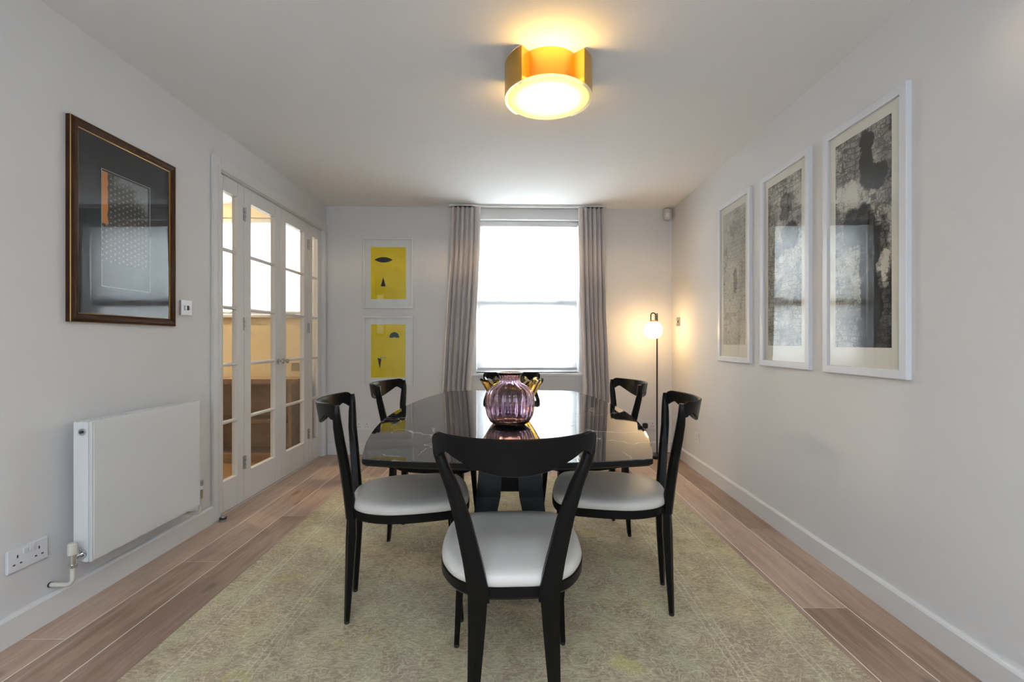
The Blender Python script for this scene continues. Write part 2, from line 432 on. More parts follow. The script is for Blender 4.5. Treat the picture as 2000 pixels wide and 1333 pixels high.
def lattice_print():
    """the patterned print: a lattice of pale stars on black, chalky grey cloud at the top corner"""
    m, t, b = nt('lattice_print_ink')
    tc = t.nodes.new('ShaderNodeTexCoord')
    sep = t.nodes.new('ShaderNodeSeparateXYZ'); link(t, tc.outputs['Object'], sep.inputs[0])
    x, z = sep.outputs[0], sep.outputs[2]
    k = 2 * PI / 0.022
    ls = []
    for a in (0.0, PI / 3, 2 * PI / 3):
        u = math_n(t, 'ADD', math_n(t, 'MULTIPLY', x, math.cos(a) * k), math_n(t, 'MULTIPLY', z, math.sin(a) * k))
        ls.append(math_n(t, 'COSINE', u))
    s = math_n(t, 'ADD', math_n(t, 'ADD', ls[0], ls[1]), ls[2])
    dots = ramp(t, math_n(t, 'DIVIDE', s, 3.0), [(0.45, 0.0), (0.95, 1.0)])
    grid = None
    for l in ls:
        g = ramp(t, math_n(t, 'ABSOLUTE', l), [(0.0, 0.55), (0.22, 0.0)])
        grid = g if grid is None else math_n(t, 'MAXIMUM', grid, g)
    col = mix_c(t, math_n(t, 'MAXIMUM', math_n(t, 'MULTIPLY', dots, 0.9), math_n(t, 'MULTIPLY', grid, 0.55)), (0.022, 0.02, 0.018), (0.40, 0.36, 0.31))
    nz = noise(t, tc.outputs['Object'], 16, 5, 0.65)
    cl = math_n(t, 'ADD', math_n(t, 'MULTIPLY', math_n(t, 'ADD', x, -0.02), 2.6), math_n(t, 'MULTIPLY', math_n(t, 'SUBTRACT', z, 0.36), 4.0))
    cl = math_n(t, 'ADD', cl, nz.outputs[0])
    col = mix_c(t, ramp(t, cl, [(0.72, 0.0), (1.0, 0.75)]), col, (0.30, 0.31, 0.32))
    n2 = noise(t, tc.outputs['Object'], 22, 3)
    e = math_n(t, 'ADD', x, math_n(t, 'MULTIPLY', math_n(t, 'SUBTRACT', n2.outputs[0], 0.5), 0.03))
    strip = math_n(t, 'MULTIPLY', math_n(t, 'LESS_THAN', e, -0.103), math_n(t, 'GREATER_THAN', z, 0.27))
    col = mix_c(t, strip, col, (0.62, 0.22, 0.045))
    link(t, col, b.inputs['Base Color'])
    b.inputs['Roughness'].default_value = 0.9
    return m
M['lattice'] = lattice_print()

# ------------------------------------------------------------------ mesh helpers
class MB:
    def __init__(s): s.v = []; s.f = []; s.sm = []
    def add(s, vs, fs, smooth=False):
        o = len(s.v); s.v += [tuple(p) for p in vs]; s.f += [tuple(i + o for i in f) for f in fs]; s.sm += [smooth] * len(fs)
    def box(s, x0, x1, y0, y1, z0, z1, bev=0.0):
        if x0 > x1: x0, x1 = x1, x0
        if y0 > y1: y0, y1 = y1, y0
        if z0 > z1: z0, z1 = z1, z0
        if bev:
            bm = bmesh.new(); bmesh.ops.create_cube(bm, size=1)
            for v in bm.verts:
                v.co = Vector(((x0 + x1) / 2 + v.co.x * (x1 - x0), (y0 + y1) / 2 + v.co.y * (y1 - y0), (z0 + z1) / 2 + v.co.z * (z1 - z0)))
            bmesh.ops.bevel(bm, geom=list(bm.edges), offset=bev, segments=2, affect='EDGES', clamp_overlap=True)
            bm.verts.index_update()
            s.add([v.co for v in bm.verts], [[v.index for v in f.verts] for f in bm.faces], True); bm.free()
            return s
        vs = [(x, y, z) for z in (z0, z1) for y in (y0, y1) for x in (x0, x1)]
        s.add(vs, [(0, 2, 3, 1), (4, 5, 7, 6), (0, 1, 5, 4), (2, 6, 7, 3), (0, 4, 6, 2), (1, 3, 7, 5)])
        return s
    def loops(s, rings, close=True, caps=True, smooth=True):
        """rings: lists of equal length, lofted"""
        n = len(rings[0]); vs = [p for r in rings for p in r]; fs = []
        for i in range(len(rings) - 1):
            for j in range(n if close else n - 1):
                k = (j + 1) % n
                fs.append((i * n + j, i * n + k, (i + 1) * n + k, (i + 1) * n + j))
        if caps:
            fs.append(tuple(range(n - 1, -1, -1))); m = (len(rings) - 1) * n
            fs.append(tuple(range(m, m + n)))
        s.add(vs, fs, smooth); return s
    def rect_loft(s, w, h, prof, x0=0.0, z0=0.0):
        """mitred frame: prof = [(inset, y)] lofted round a w x h rectangle, back to the start"""
        rings = []
        for ins, y in prof:
            rings.append([(x0 + ins, y, z0 + ins), (x0 + w - ins, y, z0 + ins), (x0 + w - ins, y, z0 + h - ins), (x0 + ins, y, z0 + h - ins)])
        rings.append(rings[0])
        return s.loops(rings, caps=False, smooth=False)
    def lathe(s, prof, n=48, c=(0, 0, 0), flute=None, caps=False, a0=0, a1=2 * PI):
        rings = []
        for i, (r, z) in enumerate(prof):
            ring = []
            for j in range(n):
                a = a0 + (a1 - a0) * j / n
                rr, zz = (r, z) if flute is None else flute(r, z, a, i)
                ring.append((c[0] + rr * math.cos(a), c[1] + rr * math.sin(a), c[2] + zz))
            rings.append(ring)
        return s.loops(rings, caps=caps)
    def tube(s, path, r, n=12, caps=True):
        pts = [Vector(p) for p in path]; rings = []
        rad = r if isinstance(r, (list, tuple)) else [r] * len(pts)
        ref = None
        for i, p in enumerate(pts):
            d = (pts[min(i + 1, len(pts) - 1)] - pts[max(i - 1, 0)]).normalized()
            if ref is None: ref = Vector((0, 0, 1)) if abs(d.z) < 0.9 else Vector((1, 0, 0))
            a = d.cross(ref).normalized(); b = a.cross(d).normalized(); ref = b
            rings.append([p + (a * math.cos(2 * PI * j / n) + b * math.sin(2 * PI * j / n)) * rad[i] for j in range(n)])
        return s.loops(rings, caps=caps)
    def prism(s, outline, z0, z1):
        n = len(outline)
        return s.loops([[(x, y, z0) for x, y in outline], [(x, y, z1) for x, y in outline]], smooth=False)
    def build(s, name, mat, parent=None, loc=None, rot=None, angle=35):
        me = bpy.data.meshes.new(name)
        me.from_pydata(s.v, [], s.f)
        bm = bmesh.new(); bm.from_mesh(me)
        bmesh.ops.recalc_face_normals(bm, faces=list(bm.faces)); bm.to_mesh(me); bm.free()
        me.set_sharp_from_angle(angle=math.radians(angle))
        me.polygons.foreach_set('use_smooth', s.sm)
        me.materials.append(M[mat] if isinstance(mat, str) else mat)
        o = bpy.data.objects.new(name, me); C.objects.link(o)
        if parent is not None: o.parent = parent
        if loc is not None: o.location = loc
        if rot is not None: o.rotation_euler = rot
        return o

def inst(name, me, parent=None, loc=(0, 0, 0), rotz=0.0):
    o = bpy.data.objects.new(name, me); C.objects.link(o); o.parent = parent; o.location = loc; o.rotation_euler = (0, 0, rotz)
    return o

def tag(o, label=None, cat=None, group=None, kind=None):
    if label: o['label'] = label
    if cat: o['category'] = cat
    if group: o['group'] = group
    if kind: o['kind'] = kind
    return o

def empty(name, loc=(0, 0, 0), rotz=0.0):
    o = bpy.data.objects.new(name, None); o.empty_display_size = 0.05
    C.objects.link(o); o.location = loc; o.rotation_euler = (0, 0, rotz)
    return o

# wall frames: local x = to the viewer's right along the wall, y = into the wall, z = up
def on_left(name, y, z=0.0): return empty(name, (XL, y, z), PI / 2)
def on_right(name, y, z=0.0): return empty(name, (xr(y), y, z), RROT)
def on_back(name, u, z=0.0):
    p = BA + Vector((math.cos(BROT), math.sin(BROT), 0)) * u
    return empty(name, (p.x, p.y, z), BROT)

def copy_tree(o, parent=None):
    c = o.copy(); C.objects.link(c); c.parent = parent
    for ch in [x for x in o.children]:
        copy_tree(ch, c)
    return c

# ------------------------------------------------------------------ the room shell
D0, D1, DTOP = 2.855, 4.42, 2.19           # opening of the French doors in the left wall
WT = 0.12
mb = MB()
mb.box(XL - WT, XL, YR - 0.2, D0 - 0.03, 0, HC)
mb.box(XL - WT, XL, D1 + 0.03, 4.49, 0, HC)
mb.box(XL - WT, XL, D0 - 0.03, D1 + 0.03, DTOP + 0.03, HC)
tag(mb.build('wall_left', 'wall'), 'off-white painted wall with the glazed doors and radiator', 'wall', kind='structure')

mb = MB()
ya, yb = YR - 0.2, 4.60
pts = [(xr(ya), ya), (xr(ya) + 0.2, ya), (xr(yb) + 0.2, yb), (xr(yb), yb)]
mb.prism(pts, 0, HC)
tag(mb.build('wall_right', 'wall'), 'off-white painted wall carrying three white-framed etchings', 'wall', kind='structure')

WU0, WU1, WZ0, WZ1 = 1.478, 2.512, 0.80, 2.335   # window opening in the back wall
BT = 0.32
wb = empty('wall_back', (BA.x, BA.y, 0), BROT)
tag(wb, 'off-white painted window wall with two yellow prints', 'wall', kind='structure')
mb = MB()
mb.box(-0.02, WU0, 0, BT, 0, HC); mb.box(WU1, BLEN + 0.22, 0, BT, 0, HC)
mb.box(WU0, WU1, 0, BT, 0, WZ0); mb.box(WU0, WU1, 0, BT, WZ1, HC)
mb.build('wall_face', 'wall', wb)

mb = MB()
RX0, RX1, RZ0, RZ1 = -1.2, 1.0, 0.6, 2.3  # opening for the assumed rear window
mb.box(XL - WT, RX0, YR - 0.2, YR, 0, HC); mb.box(RX1, xr(YR) + 0.0, YR - 0.2, YR, 0, HC)
mb.box(RX0, RX1, YR - 0.2, YR, 0, RZ0); mb.box(RX0, RX1, YR - 0.2, YR, RZ1, HC)
tag(mb.build('wall_rear', 'wall'), 'painted wall with an assumed wide window behind the camera', 'wall', kind='structure')
rw = empty('assumed_rear_window', (0, YR - 0.1, 0)); tag(rw, 'assumed wide white casement window behind the camera', 'window', kind='structure')  # assumed, out of view: source of the cool light on the near walls
mb = MB(); mb.rect_loft(RX1 - RX0, RZ1 - RZ0, [(0, -0.04), (0.06, -0.04), (0.06, 0.04), (0, 0.04)], RX0, RZ0); mb.build('window_frame', 'trim', rw)
for k in (1, 2):
    x = RX0 + (RX1 - RX0) * k / 3
    MB().box(x - 0.025, x + 0.025, -0.035, 0.035, RZ0 + 0.06, RZ1 - 0.06).build('mullion', 'trim', rw)
for k in range(3):
    a = RX0 + (RX1 - RX0) * k / 3 + 0.03; b_ = RX0 + (RX1 - RX0) * (k + 1) / 3 - 0.03
    MB().box(a, b_, -0.003, 0.003, RZ0 + 0.05, RZ1 - 0.05).build('pane', 'pane', rw)

mb = MB()
SX0, SX1, SY0, SY1 = -1.0, 0.8, -1.5, -0.4     # opening for an added, unseen rooflight that gives top-down fill
mb.prism([(XL - WT, SY1), (xr(SY1) + 0.2, SY1), (BB.x + 0.22, BB.y + 0.30), (XL - 0.05, BA.y + 0.30), (XL - 0.05, 4.50), (XL - WT, 4.50)], HC, HC + 0.12)
mb.prism([(XL - WT, YR - 0.2), (xr(YR) + 0.2, YR - 0.2), (xr(SY0) + 0.2, SY0), (XL - WT, SY0)], HC, HC + 0.12)
mb.box(XL - WT, SX0, SY0, SY1, HC, HC + 0.12); mb.box(SX1, xr(SY0) + 0.2, SY0, SY1, HC, HC + 0.12)
tag(mb.build('ceiling', 'ceiling'), 'flat white painted ceiling', 'ceiling', kind='structure')

rl = empty('added_rooflight', (0, 0, HC + 0.12)); tag(rl, 'added rooflight behind the camera for fill light from above', 'window', kind='structure')
for (p0, p1, q0, q1) in ((SX0 - 0.05, SX1 + 0.05, SY0 - 0.05, SY0), (SX0 - 0.05, SX1 + 0.05, SY1, SY1 + 0.05), (SX0 - 0.05, SX0, SY0, SY1), (SX1, SX1 + 0.05, SY0, SY1)):
    MB().box(p0, p1, q0, q1, 0, 0.12).build('window_frame', 'trim', rl)
MB().box(SX0, SX1, SY0, SY1, 0.07, 0.08).build('pane', 'pane', rl)

# floor: pale joint filler below, one object per board
fl = empty('floor', (0, 0, 0)); tag(fl, 'floor of long brown oak boards with pale joints', 'floor', kind='structure')
mb = MB(); mb.prism([(XL - WT, YR), (xr(YR) + 0.15, YR), (BB.x + 0.1, BB.y + 0.05), (XL - WT, BA.y + 0.05)], -0.06, -0.0008)
mb.build('joint_filler', 'filler', fl)
PW, GAP = 0.1915, 0.0034
def plank_mesh(w, l):
    c = 0.0012; t0, t1 = -0.018, 0.0
    m = MB()
    m.loops([[(-w / 2, -l / 2, t0), (w / 2, -l / 2, t0), (w / 2, l / 2, t0), (-w / 2, l / 2, t0)],
             [(-w / 2, -l / 2, t1 - c), (w / 2, -l / 2, t1 - c), (w / 2, l / 2, t1 - c), (-w / 2, l / 2, t1 - c)],
             [(-w / 2 + c, -l / 2 + c, t1), (w / 2 - c, -l / 2 + c, t1), (w / 2 - c, l / 2 - c, t1), (-w / 2 + c, l / 2 - c, t1)]], smooth=False)
    return m
cache = {}
x = -1.29 - 3 * PW
while x < 1.60:
    x0, x1 = max(x, XL - 0.06), min(x + PW, 1.62)
    y = YR - random.choice([0.0, 0.4, 0.8, 1.2, 1.6])
    while y < 4.6:
        l = random.choice([1.8, 2.0, 2.2, 2.4])
        a, b_ = max(y, YR), min(y + l, 4.60)
        if b_ - a > 0.06:
            key = (round(x1 - x0, 3), round(b_ - a, 3))
            if key not in cache:
                o = plank_mesh(x1 - x0 - GAP, b_ - a - 0.0014).build('plank', 'plank', fl, ((x0 + x1) / 2, (a + b_) / 2, 0))
                cache[key] = o.data
            else:
                inst('plank', cache[key], fl, ((x0 + x1) / 2, (a + b_) / 2, 0))
        y += l
    x += PW

# baseboards
def skirting(name, root, length, label, h=0.108, th=0.018):
    m = MB()
    prof = [(0, 0), (-th, 0), (-th, h - 0.012), (-th + 0.004, h - 0.004), (-th + 0.009, h), (0, h)]
    m.loops([[(0, y, z) for y, z in prof], [(length, y, z) for y, z in prof]], smooth=False)
    m.build('board', 'trim', root)
    tag(root, label, 'baseboard', kind='structure')
skirting('baseboard_left', on_left('baseboard_left', YR), D0 - 0.07 - YR, 'white baseboard under the radiator')
r = on_right('baseboard_right', 4.585); skirting('baseboard_right', r, 4.58 - YR, 'white baseboard below the three etchings')
skirting('baseboard_back', on_back('baseboard_back', 0.02), BLEN - 0.02 - 0.02, 'white baseboard along the window wall')

# ------------------------------------------------------------------ main window, blind, curtains
w1 = on_back('window_1', 0); tag(w1, 'white sash window behind the lowered blind', 'window', kind='structure')
mb = MB()
mb.rect_loft(WU1 - WU0, WZ1 - WZ0, [(0, 0.16), (0.045, 0.16), (0.045, 0.25), (0, 0.25)], WU0, WZ0); mb.build('window_frame', 'trim', w1)
zc = 1.50
for (za, zb, yy) in ((zc - 0.02, WZ1 - 0.045, 0.205), (WZ0 + 0.045, zc + 0.045, 0.165)):
    sash = MB().rect_loft(WU1 - WU0 - 0.09, zb - za, [(0, yy), (0.06, yy), (0.06, yy + 0.035), (0, yy + 0.035)], WU0 + 0.045, za).build('sash', 'trim', w1)
    MB().box(WU0 + 0.085, WU1 - 0.085, yy + 0.014, yy + 0.018, za + 0.04, zb - 0.04).build('pane', 'pane', sash)
MB().box(WU0 + 0.05, WU1 - 0.05, 0.105, 0.15, zc - 0.035, zc + 0.045, 0.004).build('meeting_rail', 'trim', w1)
for u in (1.70, 2.30):
    MB().box(u, u + 0.05, 0.108, 0.138, zc + 0.046, zc + 0.07, 0.004).build('sash_catch', 'trim', w1)
mb = MB(); mb.box(WU0 - 0.045, WU1 + 0.045, -0.045, 0.16, WZ0 - 0.03, WZ0, 0.006); mb.build('window_sill', 'trim', w1)
MB().box(WU0 - 0.02, WU1 + 0.02, -0.014, 0, WZ0 - 0.065, WZ0 - 0.03, 0.003).build('sill_apron', 'trim', w1)

rb = on_back('roller_blind', 0); tag(rb, 'white translucent roller blind drawn down over the window', 'blind')
mb = MB()
n = 10; rings = []
bu0, bu1 = WU0 + 0.012, WU1 - 0.012
for i in range(n + 1):
    z = WZ0 + 0.045 + (WZ1 - 0.055 - WZ0 - 0.045) * i / n
    rings.append([(bu0, 0.085, z), (bu1, 0.085, z), (bu1, 0.0862, z), (bu0, 0.0862, z)])
mb.loops(rings, smooth=False); mb.build('blind_cloth', 'blind', rb)
MB().box(bu0 - 0.004, bu1 + 0.004, 0.078, 0.094, WZ0 + 0.022, WZ0 + 0.048, 0.004).build('bottom_bar', 'trim', rb)
MB().tube([(bu0, 0.105, WZ1 - 0.035), (bu1, 0.105, WZ1 - 0.035)], 0.022, 16).build('roller_tube', 'trim', rb)
MB().box(bu0 - 0.006, bu1 + 0.006, 0.06, 0.08, WZ1 - 0.055, WZ1 - 0.001, 0.003).build('blind_fascia', 'trim', rb)

tr = on_back('curtain_track', 0); tag(tr, 'slim white curtain track fixed to the ceiling above the window', 'curtain track')
MB().box(1.225, 2.765, -0.115, -0.085, HC - 0.022, HC, 0.003).build('track_rail', 'trim', tr)
for u in (1.222, 2.755): MB().box(u, u + 0.013, -0.12, -0.08, HC - 0.027, HC, 0.003).build('end_stop', 'plastic', tr)

def curtain(edges, folds, lead, label):
    """edges: [(z, u_left, u_right)]; folds: pleat positions; lead = +1 when the leading edge is on the right"""
    root = on_back('curtain', 0); tag(root, label, 'curtain', 'curtains either side of the window')
    nz, ns = 40, 260
    def edge(z):
        for i in range(len(edges) - 1):
            a, b_ = edges[i], edges[i + 1]
            if b_[0] <= z <= a[0]:
                k = (a[0] - z) / (a[0] - b_[0]); k = k * k * (3 - 2 * k) if False else k
                return a[1] + (b_[1] - a[1]) * k, a[2] + (b_[2] - a[2]) * k
        return edges[-1][1:]
    front, back = [], []
    for i in range(nz + 1):
        z = 2.424 + (0.02 - 2.424) * i / nz
        l, r_ = edge(z); row = []
        t_ = (2.425 - z) / 2.4
        amp = 0.030 + 0.016 * t_
        for j in range(ns + 1):
            s = j / ns
            q = s if lead > 0 else 1 - s
            wob = 0.010 * math.sin(3.1 * t_ + 9 * q) + 0.006 * math.sin(7 * t_ + 23 * q)
            qq = min(q / 0.78, 1.0)
            ph = PI * folds * qq + 0.35 * math.sin(2.2 * t_ + 5 * qq) * math.sin(PI * qq)
            sn = abs(math.sin(ph))
            y = -0.062 - 2.5 * amp * sn ** 0.5
            if q > 0.78:
                e_ = (q - 0.78) / 0.22
                y = -0.062 - 2.3 * amp * math.sin(PI * 0.62 * e_) ** 0.5
            x_ = l + (r_ - l) * s + 0.010 * math.sin(2 * ph) * (1 if lead > 0 else -1) * (1 if q < 0.78 else 0) + wob * t_ * 0.6
            row.append((x_, y, z))
        front.append(row)
    m = MB()
    rings = []
    for row in front:
        rings.append(row + [(p[0], p[1] + 0.004, p[2]) for p in reversed(row)])
    m.loops(rings); m.build('curtain_cloth', 'curtain', root, angle=60)
    hp = MB(); l, r_ = edge(2.42)
    for k in range(7):
        u = l + (r_ - l) * (k + 0.5) / 7
        MB().box(u - 0.004, u + 0.004, -0.104, -0.096, 2.405, 2.427).build('curtain_hook', 'plastic', root)
    return root
curtain([(2.43, 1.245, 1.528), (2.0, 1.225, 1.520), (1.4, 1.190, 1.490), (0.63, 1.150, 1.435), (0.0, 1.135, 1.415)], 5, 1,
        'pleated beige curtain hanging next to the two yellow prints')
curtain([(2.43, 2.480, 2.745), (1.4, 2.495, 2.765), (0.63, 2.525, 2.795), (0.0, 2.535, 2.805)], 5, -1,
        'pleated beige curtain hanging next to the globe floor lamp')

# ------------------------------------------------------------------ French doors in the left wall
tr1 = empty('trim_1', (XL, 0, 0), PI / 2); tag(tr1, 'white architrave and frame around the glazed doors', 'trim', kind='structure')
# local x = world Y
a0, a1 = 2.785, 4.466
mb = MB(); mb.box(a0, D0, -0.016, 0.0, 0, DTOP + 0.075, 0.003); mb.box(a0 + 0.045, D0 - 0.004, -0.021, -0.015, 0, DTOP + 0.03, 0.002); mb.build('architrave', 'trim', tr1)
mb = MB(); mb.box(D1, a1, -0.016, 0.0, 0, DTOP + 0.075, 0.003); mb.build('architrave', 'trim', tr1)
mb = MB(); mb.box(D0, D1, -0.016, 0.0, DTOP + 0.006, DTOP + 0.075, 0.003); mb.build('architrave', 'trim', tr1)
mb = MB(); mb.box(D0 - 0.03, D0 - 0.001, 0.0, WT, 0, DTOP); mb.build('jamb', 'trim', tr1)
mb = MB(); mb.box(D1 + 0.001, D1 + 0.03, 0.0, WT, 0, DTOP); mb.build('jamb', 'trim', tr1)
mb = MB(); mb.box(D0 - 0.03, D1 + 0.03, 0.0, WT, DTOP, DTOP + 0.03); mb.build('door_head', 'trim', tr1)
GZ0, GZ1 = 0.207, 2.09
def leaf(idx, y0, y1, stile, label, hinge_at=None, knob_at=None, pane_tint='pane'):
    root = empty('door_%d' % idx, (XL, y0, 0), PI / 2); tag(root, label, 'door', kind='structure')
    w = y1 - y0; g = 0.0015; f, b_ = 0.017, 0.055
    z0, z1 = 0.008, DTOP - 0.004
    MB().box(g, stile, f, b_, z0, z1, 0.002).build('stile', 'trim', root)
    MB().box(w - stile, w - g, f, b_, z0, z1, 0.002).build('stile', 'trim', root)
    MB().box(stile, w - stile, f, b_, z0, GZ0, 0.001).build('bottom_rail', 'trim', root)
    MB().box(stile, w - stile, f, b_, GZ1, z1, 0.001).build('top_rail', 'trim', root)
    ph = (GZ1 - GZ0) / 5
    for k in range(1, 5):
        z = GZ0 + ph * k
        m = MB(); pr = [(f + 0.004, -0.005), (f + 0.012, -0.011), (b_ - 0.012, -0.011), (b_ - 0.004, -0.005), (b_ - 0.004, 0.005), (b_ - 0.012, 0.011), (f + 0.012, 0.011), (f + 0.004, 0.005)]
        m.loops([[(stile, y, z + q) for y, q in pr], [(w - stile, y, z + q) for y, q in pr]], smooth=False)
        m.build('glazing_bar', 'trim', root)
    for k in range(5):
        MB().box(stile - 0.004, w - stile + 0.004, 0.034, 0.038, GZ0 + ph * k + (0.006 if k else -0.004), GZ0 + ph * (k + 1) - (0.006 if k < 4 else -0.004)).build('pane', pane_tint, root)
    if hinge_at is not None:
        for z in (0.275, 1.235, 1.995):
            h = MB().tube([(hinge_at, 0.012, z - 0.045), (hinge_at, 0.012, z + 0.045)], 0.0075, 10).build('hinge', 'steel', root)
            MB().box(hinge_at - 0.016, hinge_at + 0.016, 0.0145, 0.018, z - 0.045, z + 0.045, 0.001).build('hinge_leaf', 'steel', h)
            for q in (-0.015, 0.015):
                MB().tube([(hinge_at, 0.012, z + q - 0.001), (hinge_at, 0.012, z + q + 0.001)], 0.0082, 10).build('hinge_ring', 'slot', h)
    if knob_at is not None:
        kb = MB()
        prof = [(0.0, 0.0), (0.022, 0.0), (0.022, 0.005), (0.009, 0.008), (0.008, 0.022), (0.016, 0.03), (0.019, 0.04), (0.014, 0.048), (0.0, 0.05)]
        rings = [[(knob_at + r_ * math.cos(2 * PI * j / 20), f - d, 0.955 + r_ * math.sin(2 * PI * j / 20)) for j in range(20)] for r_, d in prof]
        kb.loops(rings, caps=False); kb.build('door_knob', 'chrome', root)
    return root
leaf(1, 2.855, 3.155, 0.075, 'narrow fixed glazed leaf beside the radiator')
leaf(2, 3.155, 3.652, 0.085, 'five-pane glazed door nearer the radiator, with round knob', hinge_at=0.004, knob_at=0.455)
leaf(3, 3.652, 4.145, 0.085, 'five-pane glazed door nearer the window wall', hinge_at=0.489, knob_at=0.035)
leaf(4, 4.145, 4.42, 0.078, 'narrow fixed glazed leaf at the corner of the room')

# ------------------------------------------------------------------ adjoining room behind the doors
AX0, AX1, AYB, AYF = -4.3, XL - WT, 4.45, 0.9
tag(MB().box(AX0, AX1, AYF, AYB, -0.05, -0.001).build('floor_adjoining', 'plank_adj'), 'warm oak floor of the room beyond the glazed doors', 'floor', kind='structure')
tag(MB().box(AX0, AX1 - 0.0, AYF, AYB + 0.3, HC, HC + 0.1).build('ceiling_adjoining', 'ceiling'), 'white ceiling of the room beyond the glazed doors', 'ceiling', kind='structure')
NX0, NX1, NZ0, NZ1 = -3.35, -2.06, 1.375, 2.33
mb = MB()
mb.box(AX0, NX0, AYB, AYB + 0.3, 0, HC); mb.box(NX1, AX1 + 0.06, AYB, AYB + 0.3, 0, HC)
mb.box(NX0, NX1, AYB, AYB + 0.3, 0, NZ0); mb.box(NX0, NX1, AYB, AYB + 0.3, NZ1, HC)
tag(mb.build('wall_adjoining_back', 'wall_cream'), 'cream window wall of the room beyond the glazed doors', 'wall', kind='structure')
tag(MB().box(AX0 - 0.1, AX0, AYF, AYB + 0.3, 0, HC).build('wall_adjoining_left', 'wall_cream'), 'cream far side wall of the room beyond the glazed doors', 'wall', kind='structure')
tag(MB().box(AX0, AX1, AYF - 0.1, AYF, 0, HC).build('wall_adjoining_rear', 'wall_cream'), 'cream rear wall of the room beyond the glazed doors', 'wall', kind='structure')
w3 = empty('window_3', (0, AYB, 0)); tag(w3, 'high white window in the room beyond the glazed doors', 'window', kind='structure')
MB().rect_loft(NX1 - NX0, NZ1 - NZ0, [(0, 0.12), (0.045, 0.12), (0.045, 0.2), (0, 0.2)], NX0, NZ0).build('window_frame', 'trim', w3)
MB().box(NX0 + 0.04, NX1 - 0.04, 0.14, 0.18, 1.76, 1.80).build('meeting_rail', 'trim', w3)
for za, zb in ((NZ0 + 0.04, 1.76), (1.80, NZ1 - 0.04)): MB().box(NX0 + 0.04, NX1 - 0.04, 0.158, 0.162, za, zb).build('pane', 'pane', w3)
MB().box(NX0 - 0.03, NX1 + 0.03, -0.03, 0.12, NZ0 - 0.03, NZ0, 0.005).build('window_sill', 'trim', w3)
rb2 = empty('roller_blind', (0, AYB, 0)); tag(rb2, 'white roller blind glowing beyond the glazed doors', 'blind')
MB().box(NX0 + 0.012, NX1 - 0.012, 0.06, 0.0612, NZ0 + 0.035, NZ1 - 0.02).build('blind_cloth', 'blind', rb2)
MB().box(NX0 + 0.01, NX1 - 0.01, 0.054, 0.068, NZ0 + 0.012, NZ0 + 0.036, 0.003).build('bottom_bar', 'trim', rb2)
MB().box(NX0 + 0.004, NX1 - 0.004, 0.03, 0.05, NZ1 - 0.045, NZ1 - 0.001, 0.003).build('blind_fascia', 'trim', rb2)

dl = empty('added_downlight', (-3.75, 4.02, HC)); tag(dl, 'small round ceiling lamp, unseen, added to light the room beyond the glazed doors', 'added_downlight')  # added lamp, out of view, to brighten the cream room
MB().lathe([(0.045, -0.001), (0.050, -0.001), (0.050, -0.006), (0.045, -0.008), (0.036, -0.004), (0.036, -0.001)], 32).build('added_downlight_ring', 'trim', dl)
MB().lathe([(0, -0.003), (0.036, -0.003)], 32).build('added_downlight_lens', emit('added_lens_glow', (1.0, 0.80, 0.55), 6.0), dl)
_l = bpy.data.lights.new('added_downlight_lamp', 'POINT'); _l.energy = 50; _l.color = (1.0, 0.80, 0.55); _l.shadow_soft_size = 0.045
_o = bpy.data.objects.new('added_downlight_lamp', _l); C.objects.link(_o); _o.parent = dl; _o.location = (0, 0, -0.06)

bk = empty('bookcase', (-2.9, 4.29, 0)); tag(bk, 'low pale oak open bookcase in the room beyond the glazed doors', 'bookcase')
bx0, bx1, by0, by1 = -3.5 + 2.9, -1.982 + 2.9, -0.14, 0.155
MB().box(bx0, bx1, by0, by1, 0.722, 0.770, 0.002).build('top_board', 'oak', bk)
MB().box(bx0 + 0.03, bx1 - 0.03, by0 + 0.008, by1 - 0.014, 0.06, 0.085, 0.001).build('bottom_board', 'oak', bk)
MB().box(bx0 + 0.03, bx1 - 0.03, by0 + 0.02, by1 - 0.014, 0, 0.06).build('plinth', 'oak', bk)
MB().box(bx0 + 0.03, bx1 - 0.1, by0 + 0.01, by1 - 0.014, 0.365, 0.395, 0.001).build('shelf', 'oak', bk)
for x in (bx0, -2.75 - 0.4 + 2.9, -2.062 + 2.9): MB().box(x, x + 0.03, by0 + 0.002, by1 - 0.014, 0.0 if x == bx0 else 0.085, 0.722, 0.001).build('upright', 'oak', bk)
MB().box(bx0, bx1, by1 - 0.013, by1, 0.0, 0.722).build('back_panel', 'oak', bk)

